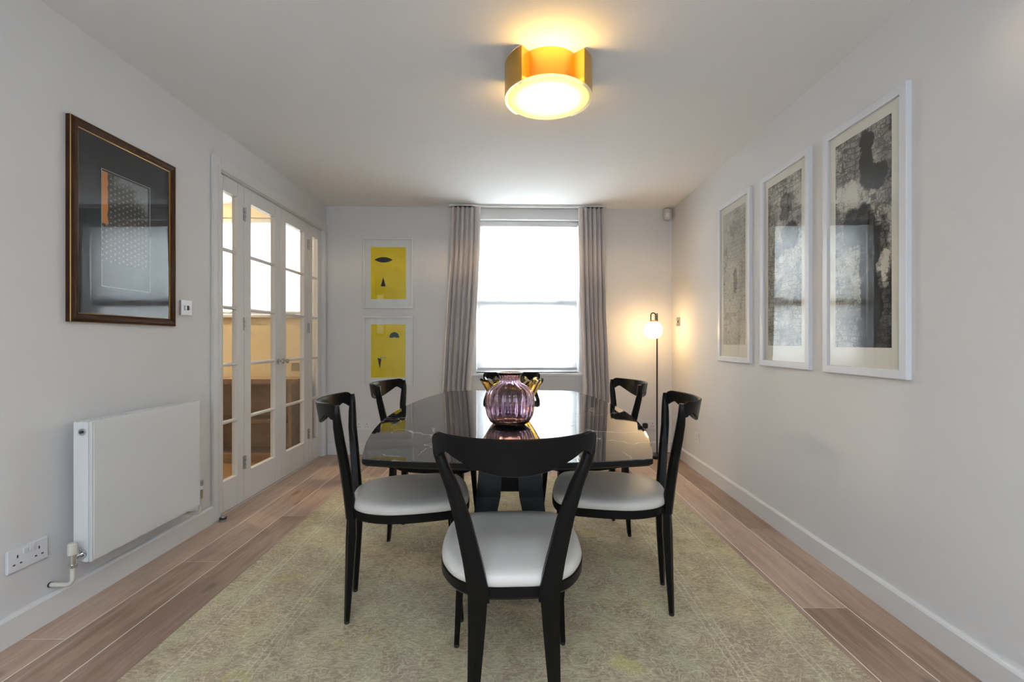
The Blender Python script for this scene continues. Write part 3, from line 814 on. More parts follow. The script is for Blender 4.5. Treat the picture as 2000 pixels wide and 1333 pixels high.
# ------------------------------------------------------------------ electrical plates
def socket(root, w, label, kind, mat='plastic', cat='socket'):
    tag(root, label, cat)
    h = 0.086
    MB().box(-w / 2, w / 2, -0.009, 0, -h / 2, h / 2, 0.003).build('plate', mat, root)
    if kind == 'double':
        for cx in (-w / 4 - 0.002, w / 4 + 0.002):
            for dx, dz, sw, sh in ((0, 0.016, 0.0045, 0.011), (-0.012, -0.012, 0.008, 0.005), (0.012, -0.012, 0.008, 0.005)):
                MB().box(cx + dx - sw / 2, cx + dx + sw / 2, -0.0095, -0.0045, dz - 0.004 - sh / 2, dz - 0.004 + sh / 2).build('pin_hole', 'slot', root)
        for cx in (-0.011, 0.011):
            MB().box(cx - 0.010, cx + 0.010, -0.0125, -0.006, 0.014, 0.034, 0.002).build('rocker', mat, root)
    elif kind == 'single':
        for dx, dz, sw, sh in ((0, 0.010, 0.0045, 0.011), (-0.012, -0.016, 0.008, 0.005), (0.012, -0.016, 0.008, 0.005)):
            MB().box(dx - sw / 2, dx + sw / 2, -0.0095, -0.0045, dz - sh / 2, dz + sh / 2).build('pin_hole', 'slot', root)
        MB().box(0.012, 0.03, -0.0125, -0.006, 0.012, 0.032, 0.002).build('rocker', mat, root)
    elif kind == 'switch':
        MB().box(-0.018, 0.018, -0.0100, -0.006, -0.016, 0.016, 0.002).build('switch_surround', 'steel', root)
        for cx in (-0.009, 0.009):
            MB().box(cx - 0.0075, cx + 0.0075, -0.014, -0.008, -0.013, 0.013, 0.002).build('rocker', 'plastic' if cx < 0 else 'slot', root)
    return root
socket(on_left('wall_socket', 1.731, 0.300), 0.146, 'white double wall socket below the dark-framed picture', 'double')
socket(on_left('light_switch', 2.567, 1.302), 0.09, 'brushed steel light switch beside the dark-framed picture', 'switch', 'steel', 'switch')
socket(on_back('wall_socket', 0.362, 0.286), 0.150, 'white double wall socket below the two yellow prints', 'double')
socket(on_back('wall_socket', 3.21, 0.275), 0.150, 'white double wall socket behind the floor lamp, black plug in it', 'double')
socket(on_right('wall_socket', 3.93, 0.285), 0.086, 'white single wall socket low below the palest etching', 'single')
socket(on_right('light_switch', 4.40, 1.305), 0.088, 'brushed steel switch plate by the floor lamp globe', 'switch', 'steel', 'switch')
tag(MB().box(-0.0375, 0.0375, -0.008, 0, -0.04, 0.04, 0.003).build('steel_plate', 'steel', None, (-2.137, AYB, 0.865)), 'square steel outlet plate on the cream wall above the bookcase', 'outlet plate')

pp = on_back('power_plug', 3.21 - 0.0395, 0.27); tag(pp, 'black plug and cord feeding the floor lamp', 'plug')
MB().box(-0.024, 0.024, -0.045, -0.0095, -0.028, 0.024, 0.006).build('plug_body', 'rubber', pp)
cordp = []
P0 = Vector((-0.0, -0.03, -0.028)); P1 = Vector((0.02, -0.06, -0.25)); P2 = Vector((0.04, -0.09, -0.262)); P3 = Vector((0.055, -0.135, -0.263))
for i in range(17):
    k = i / 16
    cordp.append(P0 * (1 - k) ** 3 + P1 * 3 * k * (1 - k) ** 2 + P2 * 3 * k * k * (1 - k) + P3 * k ** 3)
MB().tube(cordp, 0.0032, 8).build('cord', 'rubber', pp)

# motion sensor high in the corner
ms = on_back('motion_sensor', 3.400, 2.385); tag(ms, 'small white motion sensor high in the corner above the floor lamp', 'sensor')
ms.rotation_euler[2] = BROT - 0.30
MB().box(-0.032, 0.032, -0.072, -0.026, -0.055, 0.055, 0.008).build('sensor_case', 'cream_plastic', ms)
MB().box(-0.024, 0.024, -0.078, -0.066, -0.04, 0.012, 0.006).build('sensor_lens', 'plastic', ms)
MB().box(-0.015, 0.012, -0.028, -0.008, -0.02, 0.02, 0.002).build('bracket', 'cream_plastic', ms)

# ------------------------------------------------------------------ radiator
rd = on_left('radiator', 1.863); tag(rd, 'white flat-panel radiator on the wall beside the glazed doors', 'radiator')
RL, rz0, rz1, rf, rk = 0.652, 0.206, 0.785, -0.124, -0.052
MB().box(0.0, RL, rf + 0.0015, rf + 0.012, rz0, rz1, 0.004).build('front_panel', 'radiator', rd)
MB().box(0.013, RL - 0.013, rf, rf + 0.004, rz0 + 0.013, rz1 - 0.013, 0.0012).build('raised_panel', 'radiator', rd)
MB().box(0.004, RL - 0.004, rk - 0.012, rk, rz0 + 0.012, rz1 - 0.012, 0.003).build('back_panel', 'radiator', rd)
for x in (0.0, RL - 0.004):
    m = MB(); ol = [(rk, rz0 + 0.012), (rf + 0.022, rz0 + 0.002), (rf + 0.0119, rz0 + 0.004), (rf + 0.0119, rz1 - 0.004), (rf + 0.020, rz1 - 0.003), (rk, rz1 - 0.004)]
    m.loops([[(x, y, z) for y, z in ol], [(x + 0.004, y, z) for y, z in ol]], smooth=False); m.build('side_panel', 'radiator', rd)
m = MB(); m.box(0.004, RL - 0.004, rf + 0.012, rf + 0.020, rz1 - 0.010, rz1 - 0.002); m.box(0.004, RL - 0.004, rk - 0.008, rk, rz1 - 0.010, rz1 - 0.002)
gm = m.build('top_grille', 'radiator', rd)
for k in range(26):
    x = 0.02 + (RL - 0.04) * k / 25
    MB().box(x - 0.006, x + 0.006, rf + 0.020, rk - 0.008, rz1 - 0.009, rz1 - 0.003).build('slat', 'radiator', gm)
def cyl_x(name, x0, x1, y, z, r, mat, parent, n=16):
    return MB().tube([(x0, y, z), (x1, y, z)], r, n).build(name, mat, parent)
p_ = cyl_x('vent_plug', -0.006, 0.002, -0.090, 0.742, 0.014, 'chrome', rd)
cyl_x('vent_screw', -0.010, -0.004, -0.090, 0.742, 0.006, 'slot', p_)
for x in (0.12, RL - 0.12):
    MB().box(x - 0.015, x + 0.015, rk, 0.0, 0.25, 0.72, 0.002).build('wall_bracket', 'radiator', rd)
# near valve with cream cap, chrome elbow and white pipe into the wall
vy = -0.092
v1 = cyl_x('valve', -0.052, 0.0, vy, 0.244, 0.010, 'chrome', rd)
MB().tube([(-0.014, vy, 0.244), (-0.004, vy, 0.244)], 0.017, 6).build('union_nut', 'chrome', v1)
MB().tube([(-0.045, vy, 0.215), (-0.045, vy, 0.262)], 0.012, 14).build('valve_body', 'chrome', v1)
MB().tube([(-0.045, vy, 0.210), (-0.045, vy, 0.222)], 0.0155, 6).build('union_nut', 'chrome', v1)
MB().lathe([(0.0, 0.262), (0.0165, 0.262), (0.0175, 0.268), (0.016, 0.303), (0.012, 0.307), (0.0, 0.307)], 20, (-0.045, vy, 0)).build('valve_cap', 'cream_plastic', v1)
pipe = [(-0.045, vy, 0.214), (-0.045, vy, 0.165)]
for i in range(1, 9):
    a = i / 8 * PI / 2
    pipe.append((-0.045, vy + 0.025 * (1 - math.cos(a)), 0.165 - 0.025 * math.sin(a)))
pipe.append((-0.045, 0.0, 0.140))
MB().tube(pipe, 0.0085, 12).build('pipe', 'cream_plastic', rd)
MB().tube([(-0.045, -0.006, 0.140), (-0.045, 0.0, 0.140)], 0.0105, 14).build('pipe_collar', 'slot', rd)
# far valve
v2 = cyl_x('valve', RL, RL + 0.036, -0.098, 0.262, 0.010, 'chrome', rd)
MB().tube([(RL + 0.034, -0.098, 0.235), (RL + 0.034, -0.098, 0.285)], 0.012, 14).build('valve_body', 'chrome', v2)
MB().tube([(RL + 0.034, -0.098, 0.285), (RL + 0.034, -0.098, 0.305)], 0.0165, 14).build('valve_band', 'plastic', v2)
MB().lathe([(0, 0.305), (0.014, 0.305), (0.015, 0.332), (0.0, 0.334)], 16, (RL + 0.034, -0.098, 0)).build('valve_cap', 'chrome', v2)
pipe = [(RL + 0.034, -0.098, 0.236), (RL + 0.034, -0.098, 0.175)]
for i in range(1, 9):
    a = i / 8 * PI / 2
    pipe.append((RL + 0.034, -0.098 + 0.025 * (1 - math.cos(a)), 0.175 - 0.025 * math.sin(a)))
pipe.append((RL + 0.034, 0.0, 0.150))
MB().tube(pipe, 0.0085, 12).build('pipe', 'cream_plastic', rd)

# door stop on the floor
ds = empty('door_stop', (-1.80, 2.815, 0)); tag(ds, 'small steel and rubber door stop on the floor by the doors', 'door stop')
MB().lathe([(0, 0), (0.021, 0), (0.021, 0.012), (0.017, 0.014), (0.0, 0.014)], 24).build('stop_base', 'steel', ds)
MB().lathe([(0, 0.014), (0.020, 0.014), (0.0205, 0.022), (0.018, 0.026), (0, 0.026)], 24).build('rubber_ring', 'rubber', ds)
MB().lathe([(0, 0.026), (0.014, 0.026), (0.012, 0.032), (0, 0.034)], 20).build('stop_cap', 'steel', ds)

# ------------------------------------------------------------------ pictures
# dark framed lattice print on the left wall: local origin = bottom near corner
pw, ph_ = 0.586, 0.862
dp = on_left('framed_print', 1.882, 1.195); tag(dp, 'large walnut-framed dark print with star lattice, above the radiator', 'picture')
MB().rect_loft(pw, ph_, [(0, 0), (0, -0.017), (0.003, -0.023), (0.012, -0.026), (0.026, -0.022), (0.036, -0.017), (0.038, -0.004)]).build('frame', 'walnut', dp)
fr_ = MB().rect_loft(pw, ph_, [(0.0365, -0.012), (0.0365, -0.0180), (0.0395, -0.0165), (0.0395, -0.012)]).build('gilt_fillet', 'gold', dp)
MB().rect_loft(pw, ph_, [(-0.0005, -0.0185), (-0.0005, -0.0195), (0.0014, -0.0215), (0.0014, -0.0185)]).build('gilt_edge', 'gold', dp)
MB().box(0.03, pw - 0.03, -0.008, -0.004, 0.03, ph_ - 0.03).build('mount', 'mat_black', dp)
# print sheet origin at its bottom centre
sx, sz0, sz1 = 0.270, 0.18, 0.700
MB().box(-0.132, 0.122, -0.0095, -0.008, 0.10, 0.505).build('print', 'lattice', dp, (sx + 0.02, 0, sz0 + 0.0))
MB().rect_loft(0.272, 0.53, [(0, -0.0082), (0, -0.0092), (0.0022, -0.0092), (0.0022, -0.0082)], sx + 0.02 - 0.135, sz0 - 0.015).build('mount_line', 'ink_pale', dp)
MB().box(0.038, pw - 0.038, -0.0145, -0.0125, 0.038, ph_ - 0.038).build('picture_glass', 'pic_glass', dp)

def etching_pic(y_far, w, h, z, mat, label):
    # local x runs from far to near on the right wall
    root = on_right('framed_etching', y_far, z); tag(root, label, 'picture', 'white-framed etchings in a row')
    MB().rect_loft(w, h, [(0, 0), (0, -0.019), (0.002, -0.021), (0.033, -0.021), (0.036, -0.019), (0.036, -0.006)]).build('frame', 'white_frame', root)
    MB().box(0.03, w - 0.03, -0.008, -0.004, 0.03, h - 0.03).build('mount', 'mat_cream', root)
    MB().box(-0.165, 0.165, -0.0092, -0.008, 0.0, 0.962).build('print', mat, root, (w / 2 - 0.003, 0, 0.125))
    MB().box(0.034, w - 0.034, -0.0125, -0.0105, 0.034, h - 0.034).build('picture_glass', 'pic_glass', root)
etching_pic(2.272, 0.495, 1.172, 0.961, 'etch_dark', 'white-framed etching with the darkest print, large in front')
etching_pic(2.866, 0.487, 1.172, 0.963, 'etch_mid', 'white-framed grey etching in the middle of the three')
etching_pic(3.482, 0.487, 1.172, 0.966, 'etch_light', 'white-framed etching with the palest print, by the switch plate')

def yellow_pic(u, z, w, h, iw, ih, ix, iz, shapes, label):
    root = on_back('framed_print', u, z); tag(root, label, 'picture', 'yellow prints on the window wall')
    MB().rect_loft(w, h, [(0, 0), (0, -0.022), (0.0015, -0.024), (0.017, -0.024), (0.018, -0.023), (0.018, -0.005)]).build('frame', 'trim', root)
    MB().box(0.012, w - 0.012, -0.007, -0.003, 0.012, h - 0.012).build('mount', 'mat_white', root)
    pr = MB().box(ix, ix + iw, -0.0082, -0.007, iz, iz + ih).build('print', 'yellow', root)
    for name, mat, ol in shapes:
        pts = [(ix + a * iw, iz + b_ * ih) for a, b_ in ol]
        m = MB(); m.loops([[(x, -0.0081, z_) for x, z_ in pts], [(x, -0.0088, z_) for x, z_ in pts]], smooth=False)
        m.build(name, mat, pr)
    MB().box(0.016, w - 0.016, -0.0115, -0.0095, 0.016, h - 0.016).build('picture_glass', 'pic_glass', root)
    return root
lens = [(0.10 + 0.52 * k / 16, 0.755 + 0.052 * math.sin(PI * k / 16) ** 0.8) for k in range(17)] + [(0.62 - 0.52 * k / 16, 0.755 - 0.052 * math.sin(PI * k / 16) ** 0.8) for k in range(1, 16)]
cone_up = [(0.28, 0.25), (0.35, 0.425), (0.42, 0.25), (0.35, 0.243)]
cone_dn = [(0.19, 0.37), (0.30, 0.35), (0.255, 0.165)]
cap_ = [(0.675 + 0.145 * math.cos(PI * k / 16), 0.755 + 0.10 * math.sin(PI * k / 16)) for k in range(17)] + [(0.60, 0.745), (0.675, 0.76), (0.75, 0.745)]
threads = [[(0.28, 0.70), (0.284, 0.70), (0.292, 0.55), (0.288, 0.55)], [(0.36, 0.44), (0.364, 0.44), (0.364, 0.48), (0.36, 0.48)]]
yellow_pic(0.366, 1.441, 0.493, 0.698, 0.342, 0.515, 0.076, 0.092,
           [('ellipse_mark', 'ink', lens), ('cone_mark', 'ink', cone_up), ('grey_mark', 'ink_pale', [(0.37, 0.243), (0.44, 0.243), (0.42, 0.262)]), ('base_line', 'ink_pale', [(0.27, 0.238), (0.52, 0.240), (0.52, 0.244), (0.27, 0.243)])],
           'upper yellow print with a black disc over a cone, white frame')
yellow_pic(0.366, 0.674, 0.488, 0.690, 0.338, 0.527, 0.076, 0.082,
           [('dome_mark', 'ink_green', cap_), ('cone_mark', 'ink', cone_dn), ('grey_mark', 'ink_pale', [(0.27, 0.355), (0.48, 0.372), (0.40, 0.385), (0.27, 0.385)]), ('thread_mark', 'ink_pale', [(0.253, 0.0), (0.257, 0.0), (0.258, 0.165), (0.254, 0.165)])],
           'lower yellow print with a green dome and upside-down cone, white frame')

# ------------------------------------------------------------------ ceiling light
CLX, CLY = 0.166, 2.21
cl = empty('ceiling_light', (CLX, CLY, HC)); tag(cl, 'round brass ceiling light with curved side shades and a frosted disc', 'ceiling light')
cl.rotation_euler[2] = 0.07
R1, HH = 0.211, 0.163
MB().lathe([(0, 0), (0.150, 0), (0.150, -0.128), (0.146, -0.128), (0.146, -0.004), (0, -0.004)], 64).build('brass_drum', 'brass', cl)
for ca in (PI, 0.0):
    half = math.radians(47); n = 28
    m = MB(); rings = []
    for i in range(n + 1):
        a = ca - half + 2 * half * i / n
        ring = [((r_) * math.cos(a), (r_) * math.sin(a), z) for r_, z in ((R1, -0.004), (R1, -HH), (R1 - 0.004, -HH), (R1 - 0.004, -0.004))]
        rings.append(ring)
    m.loops(rings); sh = m.build('side_shade', 'brass', cl)
    m = MB(); rings = []
    for i in range(n + 1):
        a = ca - half + 2 * half * i / n
        rings.append([((r_) * math.cos(a), (r_) * math.sin(a), z) for r_, z in ((R1 + 0.0005, -HH + 0.003), (R1 + 0.0005, -HH - 0.001), (R1 - 0.022, -HH - 0.001), (R1 - 0.022, -HH + 0.003))])
    m.loops(rings); m.build('shade_rim', 'brass_rim', sh)
    for sgn in (-1, 1):
        a = ca + sgn * half; d = Vector((math.cos(a), math.sin(a), 0)); nrm = Vector((-d.y, d.x, 0)) * 0.0015
        p0, p1 = d * 0.149, d * (R1 - 0.001)
        m = MB(); m.loops([[p0 - nrm + Vector((0, 0, -0.004)), p1 - nrm + Vector((0, 0, -0.004)), p1 - nrm + Vector((0, 0, -HH + 0.012)), p0 - nrm + Vector((0, 0, -HH + 0.012))],
                           [p0 + nrm + Vector((0, 0, -0.004)), p1 + nrm + Vector((0, 0, -0.004)), p1 + nrm + Vector((0, 0, -HH + 0.012)), p0 + nrm + Vector((0, 0, -HH + 0.012))]], smooth=False)
        m.build('return_plate', 'brass', sh)
MB().lathe([(0, -HH + 0.012), (0.196, -HH + 0.012), (0.200, -HH + 0.008), (0.200, -HH + 0.002), (0.196, -HH - 0.001), (0, -HH - 0.003)], 64).build('frosted_disc', 'diffuser', cl)
lr = MB().lathe([(0.160, -HH + 0.0125), (0.186, -HH + 0.0125), (0.186, -HH + 0.0145), (0.160, -HH + 0.0145), (0.160, -HH + 0.0125)], 48)
MB().lathe([(0.156, -HH + 0.0122), (0.1905, -HH + 0.0122), (0.1905, -HH + 0.0138), (0.1885, -HH + 0.0138), (0.1885, -HH + 0.0124), (0.156, -HH + 0.0124)], 48).build('led_shield', 'brass', cl)  # opaque ring added to keep the LED light off the disc edge
lr.build('assumed_led_ring', emit('assumed_led_glow', (1.0, 0.60, 0.17), 34.0), cl)  # assumed hidden LED ring, for the warm glow on ceiling and brass
for bx_, by_ in ((-0.06, 0.0), (0.06, 0.02)):
    bu = MB().lathe([(0, -0.016), (0.010, -0.012), (0.014, 0), (0.010, 0.012), (0, 0.016)], 14, (bx_, by_, -0.085)).build('bulb', 'bulb', cl)
    l = bpy.data.lights.new('bulb_light', 'POINT'); l.energy = 38.0; l.color = (1.0, 0.72, 0.40); l.shadow_soft_size = 0.02
    lo = bpy.data.objects.new('bulb_light', l); C.objects.link(lo); lo.parent = cl; lo.location = (bx_, by_ - 0.03, -0.098)

# ------------------------------------------------------------------ floor lamp
lp = empty('floor_lamp', (1.372, 4.36, 0)); tag(lp, 'slim black floor lamp with a glowing white globe in the corner', 'floor lamp')
MB().lathe([(0, 0), (0.072, 0), (0.073, 0.004), (0.073, 0.026), (0.070, 0.030), (0, 0.032)], 48).build('base', 'black_lamp', lp)
MB().tube([(0.004, 0.02, 0.03), (0.004, 0.02, 1.385)], 0.0075, 14).build('pole', 'black_lamp', lp)
gx, gy, gz = -0.056, -0.055, 1.222
arm = [(gx - 0.022, gy, gz + 0.083), (gx - 0.022, gy, gz + 0.140)]
for i in range(1, 12):
    a = PI - PI * i / 12
    arm.append((gx + 0.022 * math.cos(a), gy, gz + 0.140 + 0.022 * math.sin(a)))
arm += [(gx + 0.022, gy, gz + 0.140), (gx + 0.022, gy, gz + 0.083)]
ar = MB().tube(arm, 0.0055, 12).build('arm_loop', 'black_lamp', lp)
MB().tube([(gx + 0.022, gy, gz + 0.150), (0.004, 0.02, gz + 0.150)], 0.006, 12).build('arm_joint', 'black_lamp', ar)
MB().lathe([(0, 0.078), (0.034, 0.078), (0.034, 0.088), (0.030, 0.091), (0, 0.091)], 24, (gx, gy, gz)).build('globe_cap', 'brass', lp)
MB().lathe([(0.085 * math.sin(PI * i / 20), -0.085 * math.cos(PI * i / 20)) for i in range(21)], 36, (gx, gy, gz)).build('globe_shade', 'globe', lp)

# ------------------------------------------------------------------ rug
rg = MB(); rg.box(-1.228, 1.228, -1.54, 1.54, 0.0005, 0.011, 0.003)
RUGZ = 0.011
tag(rg.build('rug', 'rug', None, (-0.065, 2.18, 0), (0, 0, 0.005)), 'large faded green and beige patterned rug under the dining table', 'rug')

# ------------------------------------------------------------------ dining table
TX, TY = -0.02, 2.375
tb = empty('dining_table', (TX, TY, RUGZ)); tag(tb, 'boat-shaped black marble dining table on a black pedestal', 'table')
def outline(shrink=0.0):
    pts = []
    hl, n = 0.97, 24
    def half(t_): return 0.597 - 0.157 * t_ * t_
    side = [(half(-hl + 2 * hl * i / n), -hl + 2 * hl * i / n) for i in range(n + 1)]
    end = [(half(hl) * (1 - i / 10), hl + 0.055 * (1 - (1 - i / 10) ** 2)) for i in range(1, 20)]
    pts = side + end + [(-x_, -y_) for x_, y_ in side] + [(-x_, -y_) for x_, y_ in end]
    k = shrink
    return [(x_ * (1 - k / 0.55), y_ * (1 - k / 1.0)) for x_, y_ in pts]
zt = 0.75 - RUGZ
m = MB()
m.loops([[(x_, y_, zt - 0.0022) for x_, y_ in outline(0.0)], [(x_, y_, zt - 0.0012) for x_, y_ in outline(0.0)], [(x_, y_, zt) for x_, y_ in outline(0.0015)]], smooth=False)
m.build('marble_top', 'marble', tb)
m = MB()
m.loops([[(x_, y_, zt - 0.026) for x_, y_ in outline(0.012)], [(x_, y_, zt - 0.017) for x_, y_ in outline(0.0015)], [(x_, y_, zt - 0.014) for x_, y_ in outline(0.0)],
         [(x_, y_, zt - 0.0023) for x_, y_ in outline(0.0)]], smooth=False)
m.build('table_edge', 'black', tb)
MB().box(-0.20, 0.20, -0.55, 0.55, zt - 0.044, zt - 0.0265, 0.003).build('mounting_plate', 'black', tb)
MB().box(-0.088, 0.088, -0.17, 0.17, 0.372, zt - 0.044, 0.006).build('pedestal_block', 'black', tb)
for sx_ in (-1, 1):
    for sy_ in (-1, 1):
        m = MB()
        def sec(cx, cy_, hw, hd, z): return [(cx - hw, cy_ - hd, z), (cx + hw, cy_ - hd, z), (cx + hw, cy_ + hd, z), (cx - hw, cy_ + hd, z)]
        m.loops([sec(sx_ * 0.155, sy_ * 0.27, 0.040, 0.036, 0.05), sec(sx_ * 0.103, sy_ * 0.165, 0.058, 0.046, 0.36), sec(sx_ * 0.090, sy_ * 0.125, 0.056, 0.05, 0.52), sec(sx_ * 0.086, sy_ * 0.12, 0.056, 0.05, zt - 0.0445)], smooth=False)
        m.build('pedestal_leg', 'black', tb)
def ell(a, b_): return [(a * math.copysign(abs(math.cos(2 * PI * i / 64)) ** 0.75, math.cos(2 * PI * i / 64)), b_ * math.copysign(abs(math.sin(2 * PI * i / 64)) ** 0.75, math.sin(2 * PI * i / 64))) for i in range(64)]
m = MB(); m.loops([[(x_, y_, z) for x_, y_ in ell(a, b_)] for a, b_, z in ((0.29, 0.435, 0.0), (0.295, 0.44, 0.006), (0.295, 0.44, 0.044), (0.288, 0.433, 0.050))])
m.build('pedestal_base', 'black', tb)

# ------------------------------------------------------------------ chairs (local: faces +y, origin on the rug under the seat)
def spline(pts, per=6):
    out = []; n = len(pts)
    for i in range(n):
        p0, p1, p2, p3 = (Vector(pts[(i + k - 1) % n]) for k in range(4))
        for j in range(per):
            t_ = j / per
            out.append(0.5 * ((2 * p1) + (p2 - p0) * t_ + (2 * p0 - 5 * p1 + 4 * p2 - p3) * t_ * t_ + (3 * p1 - p0 - 3 * p2 + p3) * t_ ** 3))
    return out
half_s = [(0, -0.232), (0.085, -0.226), (0.158, -0.182), (0.203, -0.10), (0.216, -0.01), (0.214, 0.08), (0.204, 0.155), (0.174, 0.212), (0.10, 0.236), (0, 0.241)]
seat_pts = spline([Vector((a, b_, 0)) for a, b_ in half_s] + [Vector((-a, b_, 0)) for a, b_ in reversed(half_s[1:-1])], 5)
def seat_ring(k, z): return [(p.x * k, p.y * k, z) for p in seat_pts]

def make_chair():
    root = empty('dining_chair')
    m = MB()
    prof = [(0.985, 0.440), (1.003, 0.447), (1.006, 0.456), (0.995, 0.466), (0.965, 0.4745), (0.90, 0.480), (0.75, 0.4845), (0.5, 0.4875), (0.25, 0.489), (0.02, 0.4893)]
    m.loops([seat_ring(k, z) for k, z in prof]); m.build('seat', 'leather', root)
    m = MB()
    m.loops([seat_ring(k, z) for k, z in ((0.90, 0.405), (0.985, 0.408), (1.012, 0.416), (1.014, 0.440), (1.0, 0.4425))]); m.build('seat_frame', 'black', root)
    # backrest: curved rail and the two posts in one piece
    m = MB()
    def rail_xy(s, out=0.0):
        xx = 0.210 * math.sin(s * 1.12) / math.sin(1.12)
        bul = 0.262 + 0.101 * (math.cos(s * 1.12) - math.cos(1.12)) / (1 - math.cos(1.12))
        # outward normal in plan
        d = Vector((math.cos(s * 1.12) * 1.0, 0.62 * math.sin(s * 1.12), 0)).normalized()
        nrm = Vector((d.y, -d.x, 0))
        return Vector((xx, -bul, 0)) + nrm * out
    n = 48; rings = []; th = 0.012
    for i in range(n + 1):
        s = (-1 + 2 * i / n) * 0.985
        e = max(0.0, (abs(s) - 0.86) / 0.14)
        top = 0.874 - 0.030 * (1 - math.sqrt(max(0.0, 1 - e * e))) - 0.006 * (1 - s * s)
        bot = top - 0.046 - 0.050 * math.sin(PI / 2 * max(0.0, 1 - abs(s) / 0.74)) - 0.020 * min(1.0, max(0.0, (abs(s) - 0.70) / 0.17)) ** 2 + 0.052 * max(0.0, (abs(s) - 0.90) / 0.10)
        ring = []
        for (o_, zz) in ((-th / 2, bot + 0.003), (0.0, bot), (th / 2, bot + 0.003), (th / 2, (top + bot) / 2), (th / 2, top - 0.003), (0.0, top), (-th / 2, top - 0.003), (-th / 2, (top + bot) / 2)):
            p = rail_xy(s, o_); k = 1 - 0.05 * 0
            # the rail leans back slightly with height
            ring.append((p.x, p.y - (zz - 0.83) * 0.18, zz))
        rings.append(ring)
    m.loops(rings)
    for sx_ in (-1, 1):
        st = [(0.1955, -0.264, 0.862, 0.0120, 0.008), (0.1985, -0.264, 0.842, 0.0135, 0.011), (0.1960, -0.264, 0.812, 0.0140, 0.014), (0.185, -0.263, 0.78, 0.0145, 0.016), (0.161, -0.259, 0.72, 0.0175, 0.017), (0.135, -0.248, 0.63, 0.0215, 0.018), (0.111, -0.237, 0.52, 0.0250, 0.019), (0.0955, -0.229, 0.435, 0.0285, 0.020), (0.094, -0.226, 0.405, 0.0285, 0.020)]
        rings = []
        for (x_, y_, z, hw, hd) in st:
            x_ *= sx_
            rings.append([(x_ - hw, y_ - hd * 0.6, z), (x_ - hw * 0.5, y_ - hd, z), (x_ + hw * 0.5, y_ - hd, z), (x_ + hw, y_ - hd * 0.6, z), (x_ + hw, y_ + hd * 0.6, z), (x_ + hw * 0.5, y_ + hd, z), (x_ - hw * 0.5, y_ + hd, z), (x_ - hw, y_ + hd * 0.6, z)])
        m.loops(rings, smooth=True)
    m.build('backrest', 'black', root, angle=50)
    for sx_ in (-1, 1):
        # rear leg: broad at the seat, tapering to the foot
        st = [(0.097, -0.226, 0.425, 0.027, 0.017), (0.100, -0.228, 0.33, 0.023, 0.020), (0.108, -0.234, 0.17, 0.0165, 0.0155), (0.117, -0.241, 0.012, 0.0115, 0.0105)]
        lm = MB(); rings = []
        for (x_, y_, z, hw, hd) in st:
            x_ *= sx_
            rings.append([(x_ - hw, y_ - hd * 0.3, z), (x_, y_ - hd, z), (x_ + hw, y_ - hd * 0.3, z), (x_ + hw * 0.8, y_ + hd, z), (x_ - hw * 0.8, y_ + hd, z)])
        lm.loops(rings, smooth=False); lg = lm.build('leg', 'black', root)
        MB().lathe([(0, 0), (0.0095, 0), (0.0105, 0.003), (0.0105, 0.012), (0, 0.013)], 12, (sx_ * 0.117, -0.241, 0)).build('foot', 'rubber', lg)
        st = [(0.168, 0.172, 0.415, 0.017, 0.017), (0.177, 0.182, 0.25, 0.0135, 0.0135), (0.192, 0.198, 0.012, 0.0085, 0.0085)]
        lm = MB(); rings = []
        for (x_, y_, z, hw, hd) in st:
            x_ *= sx_
            rings.append([(x_ - hw, y_ - hd, z), (x_ + hw, y_ - hd, z), (x_ + hw, y_ + hd, z), (x_ - hw, y_ + hd, z)])
        lm.loops(rings, smooth=False); lg = lm.build('leg', 'black', root)
        MB().lathe([(0, 0), (0.0085, 0), (0.0095, 0.003), (0.0095, 0.012), (0, 0.013)], 12, (sx_ * 0.192, 0.198, 0)).build('foot', 'rubber', lg)
    return root
proto = make_chair()
R = math.radians
spots = [
    ((-0.008, 1.45), R(2.0), 'black V-backed dining chair in front, its back to the viewer'),
    ((-0.44, 1.94), R(-90 + 11.5), 'black dining chair in front of the glazed doors, nearer the radiator'),
    ((0.415, 1.985), R(90 - 9.5), 'black dining chair nearer the viewer on the etchings side'),
    ((-0.44, 2.60), R(-90 - 6), 'black dining chair in front of the lower yellow print'),
    ((0.395, 2.645), R(90 + 10), 'black dining chair nearer the floor lamp'),
    ((-0.018, 3.135), R(180), 'black dining chair at the window end, hidden behind the vases'),
]
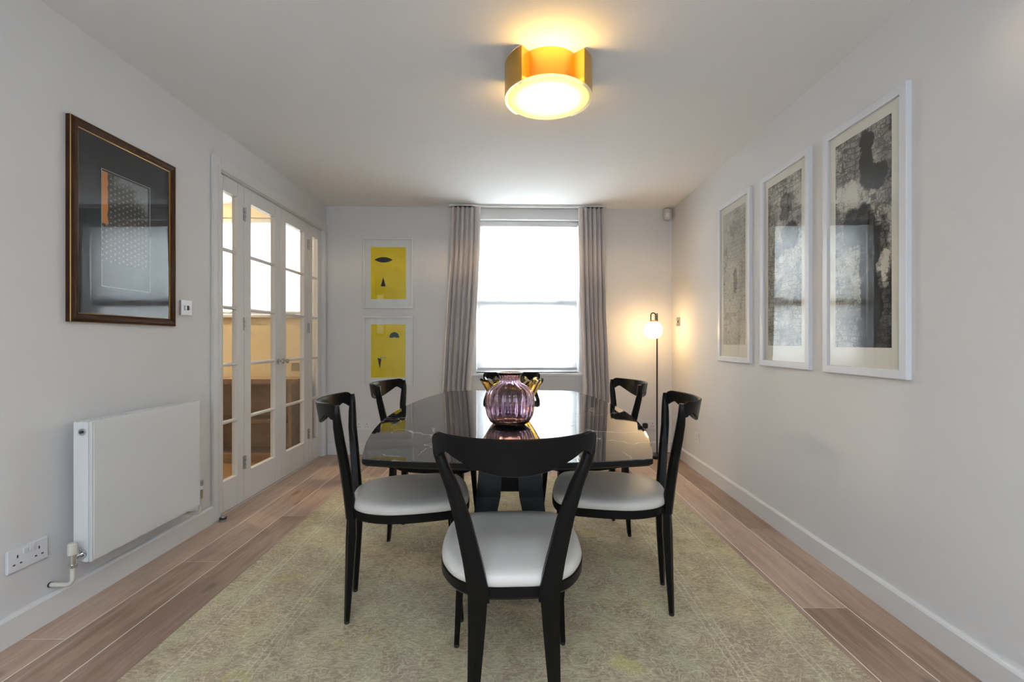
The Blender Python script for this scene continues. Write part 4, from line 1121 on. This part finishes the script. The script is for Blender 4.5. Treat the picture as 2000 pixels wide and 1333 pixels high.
for i, ((x_, y_), rz, lab) in enumerate(spots):
    o = proto if i == 0 else copy_tree(proto)
    o.location = (x_, y_, RUGZ); o.rotation_euler = (0, 0, rz)
    tag(o, lab, 'chair', 'dining chairs round the marble table')

# ------------------------------------------------------------------ vases on the table
zt = 0.75 + 0.0004
vs = empty('glass_vase', (-0.018, 1.985, zt)); tag(vs, 'ribbed purple glass vase with narrow neck on the table', 'vase')
prof = [(0.0, 0.0), (0.055, 0.0), (0.068, 0.003), (0.086, 0.016), (0.098, 0.040), (0.1045, 0.072), (0.1055, 0.105), (0.103, 0.130), (0.094, 0.150), (0.075, 0.166), (0.056, 0.177), (0.0455, 0.185), (0.0425, 0.193), (0.0435, 0.203), (0.048, 0.214), (0.0575, 0.2275)]
inner = [(max(0.0, r_ - 0.0045), max(z, 0.012)) for r_, z in prof]
inner[-1] = (0.0545, 0.2283); inner[0] = (0.0, 0.012)
full = prof + inner[::-1]
npf = len(prof)
def flute(r_, z, a, i):
    w = min(1.0, z / 0.03) * min(1.0, max(0.0, (0.232 - z) / 0.03))
    k = 0.032 if i < npf else 0.018
    return r_ * (1 + k * w * math.cos(20 * a)), z
MB().lathe(full, 200, flute=flute).build('vase_body', 'purple_glass', vs, angle=80)

bw_ = empty('glass_bowl', (-0.012, 2.335, zt)); tag(bw_, 'amber glass bowl with a wavy rim behind the purple vase', 'bowl')
prof = [(0.0, 0.0), (0.050, 0.0), (0.058, 0.004), (0.072, 0.02), (0.094, 0.05), (0.116, 0.085), (0.134, 0.12), (0.147, 0.145), (0.156, 0.160)]
inner = [(max(0.0, r_ - 0.005), max(z + 0.003, 0.012)) for r_, z in prof]; inner[0] = (0.0, 0.012)
full2 = prof + inner[::-1]
def wave(r_, z, a, i):
    w = max(0.0, min(1.0, (z - 0.02) / 0.14)) ** 1.6
    return r_ * (1 + 0.05 * w * math.cos(12 * a)), z + 0.012 * w * math.sin(12 * a + 0.6)
MB().lathe(full2, 160, flute=wave).build('bowl_body', 'amber_glass', bw_, angle=80)
